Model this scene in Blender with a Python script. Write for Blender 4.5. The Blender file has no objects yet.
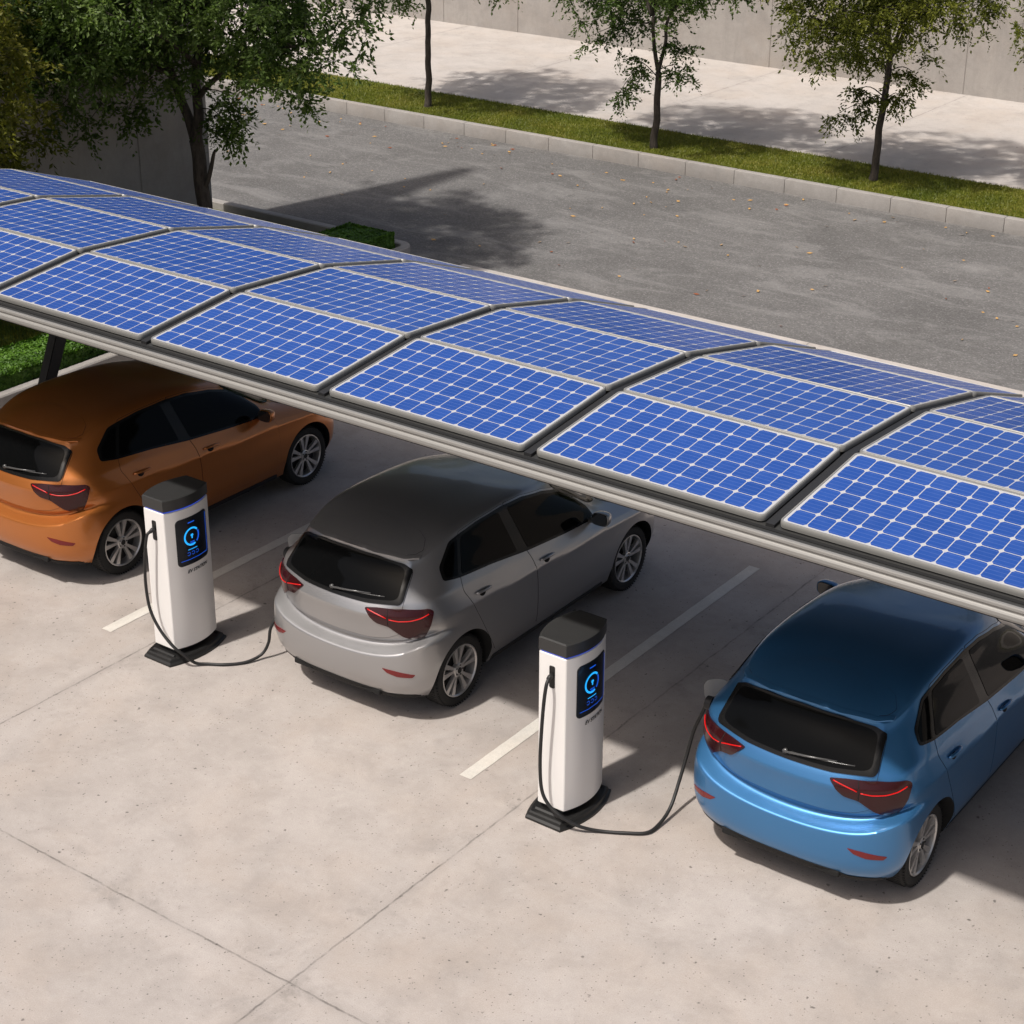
import bpy, bmesh, math, random
from math import sin, cos, pi, radians, hypot, sqrt, atan2
from mathutils import Vector, Matrix, noise
from mathutils.bvhtree import BVHTree
from mathutils.geometry import delaunay_2d_cdt
SC = bpy.context.scene
COL = SC.collection
random.seed(7)

# ------------------------------------------------------------------ camera
CAM = dict(f=1835.356, pitch=0.4362057, yaw=0.6345656, roll=0.0030012, loc=(8.893378, -10.283384, 7.852615))
def make_camera():
    c = bpy.data.cameras.new('camera'); o = bpy.data.objects.new('camera', c); COL.objects.link(o)
    p, y, r = CAM['pitch'], CAM['yaw'], CAM['roll']
    fw = Vector((-sin(y)*cos(p), cos(y)*cos(p), -sin(p))); rt = Vector((cos(y), sin(y), 0)); up = rt.cross(fw)
    r2 = rt*cos(r)+up*sin(r); u2 = -rt*sin(r)+up*cos(r)
    m = Matrix((r2, u2, -fw)).transposed().to_4x4(); m.translation = Vector(CAM['loc'])
    o.matrix_world = m
    c.sensor_width = 36; c.lens = CAM['f']/1024*36; c.clip_start = .1; c.clip_end = 500
    SC.camera = o
make_camera()

# ------------------------------------------------------------------ helpers
def link(name, me, parent=None):
    o = bpy.data.objects.new(name, me); COL.objects.link(o)
    if parent is not None: o.parent = parent
    return o
def tag(o, label=None, cat=None, group=None, kind=None):
    if label: o['label'] = label
    if cat: o['category'] = cat
    if group: o['group'] = group
    if kind: o['kind'] = kind
    return o
def empty(name, loc=(0, 0, 0), rz=0):
    o = link(name, None); o.location = loc; o.rotation_euler = (0, 0, rz); o.empty_display_size = .1
    return o
def mesh_obj(name, verts, faces, mat, parent=None, smooth=False, mats=None, fm=None):
    me = bpy.data.meshes.new(name); me.from_pydata([tuple(v) for v in verts], [], faces)
    for m in ([mat] if mats is None else mats): me.materials.append(m)
    if fm: me.polygons.foreach_set('material_index', fm)
    if smooth: me.polygons.foreach_set('use_smooth', [True]*len(me.polygons))
    me.update(); return link(name, me, parent)
def bm_obj(name, bm, mat, parent=None, smooth=False, mats=None, angle=None):
    bmesh.ops.recalc_face_normals(bm, faces=bm.faces)
    me = bpy.data.meshes.new(name); bm.to_mesh(me); bm.free()
    for m in ([mat] if mats is None else mats): me.materials.append(m)
    if smooth or angle:
        me.polygons.foreach_set('use_smooth', [True]*len(me.polygons))
        if angle: me.set_sharp_from_angle(angle=radians(angle))
    return link(name, me, parent)
def box(bm, c, s, bevel=0, seg=2, rot=None, mi=0):
    r = bmesh.ops.create_cube(bm, size=1); vs = r['verts']
    for v in vs: v.co = Vector((v.co.x*s[0], v.co.y*s[1], v.co.z*s[2]))
    if bevel:
        es = list({e for v in vs for e in v.link_edges})
        rb = bmesh.ops.bevel(bm, geom=es, offset=bevel, segments=seg, affect='EDGES', profile=.5)
        vs = list({v for f in rb['faces'] for v in f.verts} | {v for v in vs if v.is_valid})
    fs = {f for v in vs for f in v.link_faces}
    for f in fs: f.material_index = mi
    for v in vs:
        co = v.co
        if rot is not None: co = rot @ co
        v.co = co+Vector(c)
    return vs
def tube(bm, pts, rads, n=8, cap=True, mi=0):
    pts = [Vector(p) for p in pts]
    if not isinstance(rads, (list, tuple)): rads = [rads]*len(pts)
    rings = []; prev = None
    for i, p in enumerate(pts):
        t = (pts[min(i+1, len(pts)-1)]-pts[max(i-1, 0)]).normalized()
        a = prev if prev is not None else (Vector((1, 0, 0)) if abs(t.x) < .8 else Vector((0, 1, 0)))
        u = (a-t*a.dot(t)).normalized(); prev = u; w = t.cross(u)
        rings.append([bm.verts.new(p+(u*cos(2*pi*k/n)+w*sin(2*pi*k/n))*rads[i]) for k in range(n)])
    for a, b in zip(rings, rings[1:]):
        for k in range(n):
            f = bm.faces.new((a[k], a[(k+1) % n], b[(k+1) % n], b[k])); f.material_index = mi
    if cap:
        bm.faces.new(rings[0][::-1]).material_index = mi; bm.faces.new(rings[-1]).material_index = mi
def lathe(bm, prof, n=48, axis='x', mi=0, close=False):
    # prof: list of (axial, radius)
    rings = []
    for a, r in prof:
        ring = []
        for k in range(n):
            c, s = cos(2*pi*k/n)*r, sin(2*pi*k/n)*r
            ring.append(bm.verts.new((a, c, s) if axis == 'x' else (c, s, a)))
        rings.append(ring)
    prs = list(zip(rings, rings[1:]))
    if close: prs.append((rings[-1], rings[0]))
    for a, b in prs:
        for k in range(n):
            bm.faces.new((a[k], a[(k+1) % n], b[(k+1) % n], b[k])).material_index = mi
def spline(pts, n=6, closed=False):
    P = [Vector(p) for p in pts]; out = []
    N = len(P); rng = range(N if closed else N-1)
    for i in rng:
        p0 = P[(i-1) % N] if closed or i > 0 else P[0]
        p1, p2 = P[i], P[(i+1) % N]
        p3 = P[(i+2) % N] if closed or i < N-2 else P[-1]
        for k in range(n):
            t = k/n
            out.append(.5*((2*p1)+(p2-p0)*t+(2*p0-5*p1+4*p2-p3)*t*t+(3*p1-p0-3*p2+p3)*t**3))
    if not closed: out.append(P[-1])
    return out

# ------------------------------------------------------------------ materials
def new_mat(name):
    m = bpy.data.materials.new(name); m.use_nodes = True
    nt = m.node_tree; b = nt.nodes['Principled BSDF']
    return m, nt, b
def plain(name, col, rough=.5, metal=0, coat=0, spec=.5, emit=None, es=0, trans=0, alpha=1, ior=1.45):
    m, nt, b = new_mat(name)
    b.inputs['Base Color'].default_value = (*col, 1); b.inputs['Roughness'].default_value = rough
    b.inputs['Metallic'].default_value = metal; b.inputs['Coat Weight'].default_value = coat
    b.inputs['Coat Roughness'].default_value = .04
    b.inputs['Specular IOR Level'].default_value = spec; b.inputs['IOR'].default_value = ior
    b.inputs['Transmission Weight'].default_value = trans
    if emit: b.inputs['Emission Color'].default_value = (*emit, 1); b.inputs['Emission Strength'].default_value = es
    return m
class NT:
    def __init__(s, nt): s.nt = nt
    def n(s, typ, **kw):
        x = s.nt.nodes.new(typ)
        for k, v in kw.items():
            if k.startswith('i_'):
                key = k[2:]; key = int(key) if key.isdigit() else key.replace('_', ' ')
                x.inputs[key].default_value = v
            else: setattr(x, k, v)
        return x
    def l(s, a, b): s.nt.links.new(a, b)
    def noise(s, vec, scale, detail=4, rough=.6, dist=0):
        x = s.n('ShaderNodeTexNoise'); x.inputs['Scale'].default_value = scale; x.inputs['Detail'].default_value = detail
        x.inputs['Roughness'].default_value = rough; x.inputs['Distortion'].default_value = dist
        s.l(vec, x.inputs['Vector']); return x.outputs['Fac']
    def ramp(s, fac, stops):
        x = s.n('ShaderNodeValToRGB'); e = x.color_ramp.elements
        while len(e) < len(stops): e.new(.5)
        for i, (p, c) in enumerate(stops):
            e[i].position = p; e[i].color = (c, c, c, 1) if isinstance(c, (int, float)) else (*c, 1)
        s.l(fac, x.inputs['Fac']); return x.outputs['Color']
    def mix(s, fac, a, b, mode='MIX'):
        x = s.n('ShaderNodeMix', data_type='RGBA', blend_type=mode)
        for sock, v in ((x.inputs[0], fac), (x.inputs[6], a), (x.inputs[7], b)):
            if isinstance(v, (int, float)): sock.default_value = v
            elif isinstance(v, tuple): sock.default_value = (*v, 1)
            else: s.l(v, sock)
        return x.outputs[2]
    def math(s, op, a, b=0., c=None):
        x = s.n('ShaderNodeMath', operation=op)
        for i, v in enumerate((a, b) if c is None else (a, b, c)):
            if isinstance(v, (int, float)): x.inputs[i].default_value = v
            else: s.l(v, x.inputs[i])
        return x.outputs[0]
    def bump(s, h, strength, dist, bsdf):
        x = s.n('ShaderNodeBump'); x.inputs['Strength'].default_value = strength; x.inputs['Distance'].default_value = dist
        s.l(h, x.inputs['Height']); s.l(x.outputs[0], bsdf.inputs['Normal'])
M = {}
# ------------------------------------------------------------------ surfaces
def concrete(name, c_lo, c_hi, joints=None, speck=True, scale=1., bump=.25, streak=False):
    m, nt, b = new_mat(name); T = NT(nt)
    tc = T.n('ShaderNodeTexCoord'); P = tc.outputs['Object']
    big = T.noise(P, .35*scale, 5, .62, .3); mid = T.noise(P, 1.6*scale, 6, .68, .4); fine = T.noise(P, 14, 5, .7); grain = T.noise(P, 110, 3, .7)
    f = T.math('ADD', T.math('MULTIPLY', big, .45), T.math('ADD', T.math('MULTIPLY', mid, .35), T.math('MULTIPLY', fine, .20)))
    col = T.mix(T.ramp(f, [(.36, 0), (.64, 1)]), c_lo, c_hi)
    warm = T.noise(P, .9, 5, .65, .3)
    col = T.mix(T.math('MULTIPLY', T.ramp(warm, [(.45, 0), (.75, 1)]), .38), col, tuple(c*k for c, k in zip(c_lo, (1.10, .97, .84))))
    cloud = T.noise(P, 2.2, 7, .72, .35)
    col = T.mix(T.math('MULTIPLY', T.ramp(cloud, [(.46, 0), (.68, 1)]), .32), col, tuple(c*.62 for c in c_lo))
    col = T.mix(T.math('MULTIPLY', T.ramp(grain, [(.30, 1), (.62, 0)]), .32), col, tuple(c*.55 for c in c_lo))
    h = T.math('ADD', T.math('MULTIPLY', fine, .6), T.math('MULTIPLY', grain, .5))
    if streak:                                                   # vertical water marks on cast walls
        mp = T.n('ShaderNodeMapping'); mp.inputs['Scale'].default_value = (1.2, 1.2, .12); T.l(P, mp.inputs['Vector'])
        sn = T.noise(mp.outputs[0], 2.2, 6, .7, .5)
        col = T.mix(T.math('MULTIPLY', T.ramp(sn, [(.5, 0), (.72, 1)]), .32), col, tuple(c*.62 for c in c_lo))
        pits = T.n('ShaderNodeTexVoronoi'); pits.inputs['Scale'].default_value = 7; T.l(P, pits.inputs['Vector'])
        col = T.mix(T.math('MULTIPLY', T.ramp(pits.outputs['Distance'], [(.02, 1), (.06, 0)]), .5), col, tuple(c*.4 for c in c_lo))
    if speck:                                                    # small pits and dark grit, sparse
        for sc, th, gate in ((4.2, .075, .40), (9, .105, .45), (19, .14, .48), (34, .18, .55)):
            v = T.n('ShaderNodeTexVoronoi'); v.inputs['Scale'].default_value = sc
            wv = T.n('ShaderNodeVectorMath', operation='ADD'); T.l(P, wv.inputs[0])
            nz = T.n('ShaderNodeTexNoise'); nz.inputs['Scale'].default_value = sc*3; T.l(P, nz.inputs['Vector'])
            sv = T.n('ShaderNodeVectorMath', operation='SCALE'); sv.inputs['Scale'].default_value = .05/sc*5.5; T.l(nz.outputs['Color'], sv.inputs[0]); T.l(sv.outputs[0], wv.inputs[1])
            T.l(wv.outputs[0], v.inputs['Vector'])
            spot = T.ramp(v.outputs['Distance'], [(th*.55, 1), (th, 0)])
            sel = T.n('ShaderNodeSeparateColor'); T.l(v.outputs['Color'], sel.inputs[0])
            g = T.ramp(sel.outputs[0], [(gate, 0), (gate+.25, 1)])
            fac = T.math('MULTIPLY', T.math('MULTIPLY', spot, g), .75)
            col = T.mix(fac, col, tuple(c*.26 for c in c_lo)); h = T.math('SUBTRACT', h, T.math('MULTIPLY', fac, 1.2))
        ring = T.n('ShaderNodeTexVoronoi'); ring.inputs['Scale'].default_value = .42; T.l(P, ring.inputs['Vector'])   # old drips
        sel = T.n('ShaderNodeSeparateColor'); T.l(ring.outputs['Color'], sel.inputs[0])
        col = T.mix(T.math('MULTIPLY', T.math('MULTIPLY', T.ramp(ring.outputs['Distance'], [(.075, 1), (.11, 0)]), T.ramp(sel.outputs[1], [(.5, 0), (.6, 1)])), .16), col, tuple(c*.45 for c in c_lo))
    if joints:                                                   # sawn joints: thin, dark, slightly wandering, with dirt beside them
        sep = T.n('ShaderNodeSeparateXYZ'); T.l(P, sep.inputs[0]); wob = T.noise(P, 3.5, 5, .75)
        wob2 = T.math('MULTIPLY', T.math('SUBTRACT', wob, .5), .045)
        brk = T.noise(P, 6, 4, .7)
        for ax, o, per in joints:
            c0 = T.math('ADD', T.math('SUBTRACT', sep.outputs[ax], o-per*200), wob2)
            d = T.math('ABSOLUTE', T.math('SUBTRACT', T.math('MODULO', T.math('ADD', c0, per/2), per), per/2))
            ln = T.math('MULTIPLY', T.ramp(d, [(.003, 1), (.011, 0)]), T.ramp(brk, [(.36, .08), (.62, .62)]))
            dirt = T.math('MULTIPLY', T.ramp(d, [(.0, 1), (.10, 0)]), T.ramp(mid, [(.42, .02), (.62, .26)]))
            side = T.math('MULTIPLY', T.ramp(d, [(.0, 1), (.30, 0)]), T.ramp(cloud, [(.52, 0), (.66, .35)]))
            col = T.mix(T.math('MAXIMUM', dirt, side), col, tuple(c*.42 for c in c_lo)); col = T.mix(ln, col, tuple(c*.16 for c in c_lo))
            h = T.math('SUBTRACT', h, T.math('MULTIPLY', ln, 2.0))
    T.l(col, b.inputs['Base Color']); b.inputs['Roughness'].default_value = .88; b.inputs['Specular IOR Level'].default_value = .25
    T.bump(h, bump, .012, b)
    return m
M['lot'] = concrete('parking_concrete', (.352, .318, .294), (.465, .424, .398), joints=[(0, 2.055, 4.055), (1, -3.44, 9.02)])
M['walk'] = concrete('sidewalk_concrete', (.405, .372, .345), (.505, .468, .438), joints=[(0, -9.18, 4.05)], bump=.15)
M['wallc'] = concrete('cast_wall_concrete', (.30, .278, .26), (.385, .36, .335), speck=False, streak=True, bump=.2)
M['kerb'] = concrete('kerb_concrete', (.28, .262, .245), (.37, .35, .33), speck=False, scale=2, bump=.2)
def asphalt():
    m, nt, b = new_mat('asphalt'); T = NT(nt); tc = T.n('ShaderNodeTexCoord'); P = tc.outputs['Object']
    base = T.ramp(T.noise(P, .5, 5, .65, .8), [(.35, (.122, .118, .115)), (.65, (.160, .155, .151))])
    mp = T.n('ShaderNodeMapping'); mp.inputs['Scale'].default_value = (.55, 1.5, 1); T.l(P, mp.inputs['Vector'])
    pale = T.ramp(T.noise(mp.outputs[0], 1.1, 7, .72, .9), [(.50, 0), (.72, 1)])
    v = T.n('ShaderNodeTexVoronoi'); v.inputs['Scale'].default_value = 55; T.l(P, v.inputs['Vector'])
    sel = T.n('ShaderNodeSeparateColor'); T.l(v.outputs['Color'], sel.inputs[0])
    stone = T.ramp(sel.outputs[0], [(.0, .74), (.6, .94), (.88, 1.10), (1., 1.5)])
    col = T.mix(1., base, stone, 'MULTIPLY')
    g2 = T.noise(P, 160, 2, .7)
    col = T.mix(T.math('MULTIPLY', T.ramp(g2, [(.55, 0), (.72, 1)]), T.math('MULTIPLY_ADD', pale, .75, .15)), col, (.36, .35, .34))
    col = T.mix(T.math('MULTIPLY', pale, .55), col, (.27, .262, .255))
    T.l(col, b.inputs['Base Color']); b.inputs['Roughness'].default_value = .9; b.inputs['Specular IOR Level'].default_value = .2
    T.bump(T.math('ADD', sel.outputs[0], g2), .5, .008, b)
    return m
M['asphalt'] = asphalt()
def grass_mat():
    m, nt, b = new_mat('turf'); T = NT(nt); tc = T.n('ShaderNodeTexCoord'); P = tc.outputs['Object']
    n1 = T.noise(P, 1.6, 6, .7, .6); n2 = T.noise(P, 28, 5, .8)
    col = T.ramp(n1, [(.32, (.085, .115, .010)), (.52, (.14, .155, .018)), (.72, (.19, .165, .035))])
    col = T.mix(T.math('MULTIPLY', T.ramp(n2, [(.35, 1), (.6, 0)]), .65), col, (.028, .045, .006))
    T.l(col, b.inputs['Base Color']); b.inputs['Roughness'].default_value = .95; b.inputs['Specular IOR Level'].default_value = .1
    T.bump(n2, .9, .05, b); return m
M['turf'] = grass_mat()
def leafy(name, cols, trans=.38):
    """leaf material: the shade differs from leaf to leaf (stored per face)"""
    m, nt, b = new_mat(name); T = NT(nt)
    at = T.n('ShaderNodeAttribute', attribute_name='tone')
    col = T.ramp(at.outputs['Fac'], [(i/(len(cols)-1), c) for i, c in enumerate(cols)])
    T.l(col, b.inputs['Base Color']); b.inputs['Roughness'].default_value = .5; b.inputs['Specular IOR Level'].default_value = .35
    tr = T.n('ShaderNodeBsdfTranslucent'); T.l(T.mix(1., col, (1.0, 1.25, .45), 'MULTIPLY'), tr.inputs['Color'])
    mx = T.n('ShaderNodeMixShader'); mx.inputs[0].default_value = trans
    T.l(b.outputs[0], mx.inputs[1]); T.l(tr.outputs[0], mx.inputs[2]); T.l(mx.outputs[0], nt.nodes['Material Output'].inputs[0])
    return m
M['leaf_green'] = leafy('leaf_green', [(.030, .056, .010), (.078, .125, .024), (.155, .215, .052)])
M['leaf_olive'] = leafy('leaf_olive', [(.045, .058, .006), (.105, .120, .012), (.180, .185, .024)])
M['leaf_yellow'] = leafy('leaf_yellow', [(.055, .062, .006), (.120, .125, .012), (.190, .175, .020)])
M['grass_blade'] = leafy('grass_blade', [(.060, .085, .007), (.140, .155, .015), (.235, .205, .036)], .2)
M['box_leaf'] = leafy('hedge_leaf', [(.028, .070, .006), (.070, .160, .013), (.130, .250, .026)], .15)
def bark():
    m, nt, b = new_mat('bark'); T = NT(nt); tc = T.n('ShaderNodeTexCoord')
    mp = T.n('ShaderNodeMapping'); mp.inputs['Scale'].default_value = (1, 1, .25); T.l(tc.outputs['Object'], mp.inputs['Vector'])
    n = T.noise(mp.outputs[0], 22, 6, .75, .6)
    T.l(T.ramp(n, [(.3, (.022, .017, .013)), (.65, (.085, .068, .054))]), b.inputs['Base Color'])
    b.inputs['Roughness'].default_value = .9; T.bump(n, .8, .03, b); return m
M['bark'] = bark()
M['paint_line'] = concrete('road_paint', (.56, .54, .50), (.66, .635, .59), speck=False, scale=6, bump=.1)
M['fallen'] = plain('fallen_leaf', (.42, .25, .09), .8)
M['fallen_red'] = plain('fallen_leaf_brown', (.22, .07, .03), .8)

# ------------------------------------------------------------------ ground, road, pavements
def slab(name, x0, x1, y0, y1, z0, z1, mat, kind='structure', bevel=0):
    bm = bmesh.new(); box(bm, ((x0+x1)/2, (y0+y1)/2, (z0+z1)/2), (x1-x0, y1-y0, z1-z0), bevel, 1)
    o = bm_obj(name, bm, mat); o['kind'] = kind; return o
def sheet(name, x0, x1, y0, y1, z, mat):
    o = mesh_obj(name, [(x0, y0, z), (x1, y0, z), (x1, y1, z), (x0, y1, z)], [(0, 1, 2, 3)], mat); o['kind'] = 'structure'; return o
sheet('ground', -160, 160, -160, 200, -.02, M['turf'])
sheet('parking_ground', -60, 60, -50, 9.36, 0, M['lot'])
sheet('road', -80, 80, 9.36, 15.76, -.012, M['asphalt'])
slab('road_edging', -6.62, 60, 9.36, 9.60, -.10, .006, M['walk'], bevel=.004)
slab('grass_verge', -80, 80, 15.90, 17.52, -.1, .205, M['turf'])
sheet('sidewalk', -80, 80, 17.52, 23.58, .19, M['walk'])
# long kerb of the verge, cast in 1.0 m lengths
bm = bmesh.new(); x = -60.0; i = 0
while x < 40:
    L_ = .935
    box(bm, (x+L_/2, 15.83, .055+.001*(i % 2)), (L_-.005, .14, .33), .009, 2); x += L_; i += 1
o = bm_obj('road_kerb', bm, M['kerb'], angle=40); o['kind'] = 'structure'
# bay lines
def wobble_line(name, x, y0, y1, w, label, cat, grp):
    n = 60; vs = []; fs = []; rnd = random.Random(int(x*10))
    for k in range(n+1):
        y = y0+(y1-y0)*k/n
        vs += [(x-w/2+rnd.uniform(-.002, .002), y, .004), (x+w/2+rnd.uniform(-.002, .002), y, .004)]
        if k: fs.append((2*k-2, 2*k-1, 2*k+1, 2*k))
    o = mesh_obj(name, vs, fs, M['paint_line']); tag(o, label, cat, grp); return o
wobble_line('bay_line', -2.50, -.88, 3.66, .115, 'white painted bay line between the orange car and the silver car', 'road marking', 'white parking bay lines')
wobble_line('bay_line', 1.50, -.84, 3.66, .115, 'white painted bay line between the silver car and the blue car', 'road marking', 'white parking bay lines')

# fallen leaves on the road
rnd = random.Random(3)
GL = 'fallen leaves on the asphalt'
for m_, nm, n_, cat in ((M['fallen'], 'fallen_leaves', 210, ''), (M['fallen_red'], 'fallen_leaves', 60, '')):
    vs, fs = [], []
    for i in range(n_):
        x, y = rnd.uniform(-19, 8), rnd.uniform(9.8, 15.6); a = rnd.uniform(0, 6.28); L_ = rnd.uniform(.022, .055)
        if rnd.random() < .3: y = 15.6-abs(rnd.gauss(0, .5))
        ca, sa = cos(a), sin(a); b0 = len(vs)
        for u, v, h in ((-1, 0, .010), (0, -.42, .016), (1, 0, .012), (0, .42, .004)):
            vs.append((x+(u*ca-v*sa)*L_, y+(u*sa+v*ca)*L_, -.010+h+.004))
        fs.append((b0, b0+1, b0+2)); fs.append((b0, b0+2, b0+3))
    o = mesh_obj(nm, vs, fs, m_); o['kind'] = 'stuff'
    tag(o, 'pale yellow dry leaves scattered over the grey asphalt road' if m_ is M['fallen'] else 'dark red brown dry leaves scattered over the grey asphalt road', 'fallen leaves')

# walls
def panel_wall(name, p0, p1, h, t, cuts, label, z0=-.1):
    """cast wall in panels with real chamfered joints between them; cuts are distances from p0"""
    p0, p1 = Vector(p0), Vector(p1); d = (p1-p0); L_ = d.length; u = d.normalized(); nrm = Vector((-u.y, u.x))
    R3 = Matrix.Rotation(atan2(u.y, u.x), 3, 'Z'); bm = bmesh.new(); cs = [0]+[c for c in cuts if 0 < c < L_]+[L_]
    for a, b_ in zip(cs, cs[1:]):
        c = p0+u*((a+b_)/2)+nrm*(t/2)
        box(bm, (c.x, c.y, (z0+h)/2), (b_-a-.016, t, h-z0), .010, 1, rot=R3)
    c = p0+u*(L_/2)+nrm*(t/2)
    box(bm, (c.x, c.y, (z0+h)/2-.02), (L_-.05, t-.03, h-z0-.05), rot=R3)
    o = bm_obj(name, bm, M['wallc']); tag(o, label, 'wall'); return o
panel_wall('concrete_wall', (-70, 23.58), (50, 23.58), 4.6, .3, sorted([70+x for x in (-64, -60, -56, -52, -48, -44, -40, -36.2, -32.4, -28.6, -25.2, -21.6, -18.03, -15.91, -12.7, -9.49, -5.22, -1.4, 2.6, 6.6, 10.6, 14.6, 18.6, 22, 26, 30, 34, 38, 42, 46)]), 'long pale cast concrete wall behind the sidewalk and the young trees')
panel_wall('concrete_wall', (-10.80, -16), (-10.80, 8.84), 9.4, .34, [24.84-1.40-1.83*k for k in range(13)][::-1], 'tall dark grey concrete wall at left, behind the big green tree')

# planting bed beside the canopy
PX0, PX1, PY0, PY1 = -12.6, -7.30, -9.0, 9.42
def bed_outline(inset, n=8):
    r = max(.04, .27-inset); x0, x1, y0, y1 = PX0+inset*.0, PX1-inset, PY0+inset, PY1-inset; pts = [(x0, y0)]
    for cx, cy, a0 in ((x1-r, y0+r, -pi/2), (x1-r, y1-r, 0)):
        for k in range(n+1): a = a0+pi/2*k/n; pts.append((cx+r*cos(a), cy+r*sin(a)))
    pts.append((x0, y1)); return pts
bm = bmesh.new(); prof = [(0., 0.), (.0, .205), (.014, .22), (.126, .22), (.14, .205), (.14, .02)]
ringsb = [[bm.verts.new((x, y, z)) for x, y in bed_outline(ins)] for ins, z in prof]
for A, B in zip(ringsb, ringsb[1:]):
    for k in range(len(A)-1): bm.faces.new((A[k], A[k+1], B[k+1], B[k]))
o = bm_obj('planter_kerb', bm, M['kerb'], angle=35); tag(o, 'pale raised kerb with rounded corner round the planting bed at left', 'kerb')
bo = bed_outline(.12); me_v = [(x, y, .10) for x, y in bo]
M['soil'] = grass_mat(); M['soil'].name = 'bed_turf'
o = mesh_obj('bed_ground', me_v, [tuple(range(len(me_v)))], M['soil']); o['kind'] = 'structure'
# the turf of the bed, real blades
def hedge(name, x0, x1, y0, y1, z0, z1, n, label, seed, size=.019):
    """clipped hedge: a lumpy core covered with leaf-sized faces"""
    R_ = random.Random(seed); root = empty(name, ((x0+x1)/2, (y0+y1)/2, z0)); cx, cy = (x0+x1)/2, (y0+y1)/2
    bm = bmesh.new(); box(bm, (0, 0, (z1-z0)*.42), (x1-x0-.15, y1-y0-.15, (z1-z0)*.84), .05, 3)
    core = bm_obj('branches', bm, plain('hedge_core', (.010, .016, .004), .95), root)
    vs, fs, tone = [], [], []
    W, D, H = x1-x0, y1-y0, z1-z0
    areas = [W*D, D*H, D*H, W*H, W*H]; tot = sum(areas)
    for i in range(n):
        r = R_.random()*tot; f = 0
        while r > areas[f]: r -= areas[f]; f += 1
        u, v = R_.random(), R_.random()
        if f == 0: p = Vector(((u-.5)*W, (v-.5)*D, H)); nn = Vector((0, 0, 1))
        elif f in (1, 2): sg = 1 if f == 1 else -1; p = Vector((sg*W/2, (u-.5)*D, v*H)); nn = Vector((sg, 0, 0))
        else: sg = 1 if f == 3 else -1; p = Vector(((u-.5)*W, sg*D/2, v*H)); nn = Vector((0, sg, 0))
        lump = noise.noise(Vector((p.x*5, p.y*5, p.z*5+seed)))*.030+noise.noise(Vector((p.x*17, p.y*17, p.z*17)))*.014
        edge = min(1, (H-p.z)/.05+.3) if f else 1
        p += nn*(lump-.012-abs(R_.gauss(0, .014)))
        for q, lim in ((0, W/2), (1, D/2)):
            if abs(p[q]) > lim-.03 and f == 0: p.z -= .02*R_.random()
        d = (nn+Vector((R_.uniform(-1, 1), R_.uniform(-1, 1), R_.uniform(-.4, 1)))*.9).normalized()
        t = d.orthogonal().normalized(); t = Matrix.Rotation(R_.uniform(0, 6.28), 3, d) @ t; w = d.cross(t); s = size*R_.uniform(.7, 1.5)
        b0 = len(vs); vs += [p-t*s, p+w*s*.55, p+t*s, p-w*s*.55]; fs.append((b0, b0+1, b0+2, b0+3)); tone.append(min(1, max(0, .45+.35*noise.noise(p*3)+R_.uniform(-.3, .3))))
    o = mesh_obj('foliage', vs, fs, M['box_leaf'], root); set_tone(o, tone)
    tag(root, label, 'hedge', 'clipped hedges in the planting bed'); return root
def set_tone(o, tone):
    a = o.data.attributes.new('tone', 'FLOAT', 'FACE'); a.data.foreach_set('value', tone)
hedge('clipped_hedge', -8.15, -7.45, -2.2, 4.75, .10, .42, 100000, 'long bright green clipped hedge behind the orange car, beside the pale kerb', 1)
hedge('clipped_hedge', -8.36, -7.50, 8.45, 9.14, .10, .42, 26000, 'small dark green clipped hedge at the rounded corner of the planting bed', 2)
# rough turf in the bed
rnd = random.Random(9); vs, fs, tone = [], [], []
for i in range(60000):
    x, y = rnd.uniform(-10.8, -7.45), rnd.uniform(-2.5, 9.2)
    if -8.12 < x and y < 4.7: continue
    h = rnd.uniform(.03, .075); a = rnd.uniform(0, 6.28); l = rnd.uniform(0, .03)
    b0 = len(vs); vs += [(x-cos(a)*.004, y-sin(a)*.004, .10), (x+cos(a)*.004, y+sin(a)*.004, .10), (x-sin(a)*l, y+cos(a)*l, .10+h)]; fs.append((b0, b0+1, b0+2)); tone.append(rnd.random()*.7)
o = mesh_obj('bed_grass', vs, fs, M['leaf_green']); set_tone(o, tone); o['kind'] = 'stuff'; tag(o, 'shaded dark green grass of the planting bed behind the hedges', 'grass')
rnd = random.Random(10); vs, fs, tone = [], [], []
for i in range(110000):
    x, y = rnd.uniform(-22, 3), rnd.uniform(15.92, 17.55)
    h = rnd.uniform(.012, .04); a = rnd.uniform(0, 6.28); l = rnd.uniform(0, .03)
    b0 = len(vs); vs += [(x-cos(a)*.006, y-sin(a)*.006, .204), (x+cos(a)*.006, y+sin(a)*.006, .204), (x-sin(a)*l, y+cos(a)*l, .204+h)]; fs.append((b0, b0+1, b0+2))
    tone.append(min(1, max(0, .5+.6*noise.noise(Vector((x*1.3, y*1.3, 0)))+rnd.uniform(-.2, .2))))
o = mesh_obj('verge_grass', vs, fs, M['grass_blade']); set_tone(o, tone); o['kind'] = 'stuff'; tag(o, 'short yellow green grass on the raised verge beside the road', 'grass')
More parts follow.
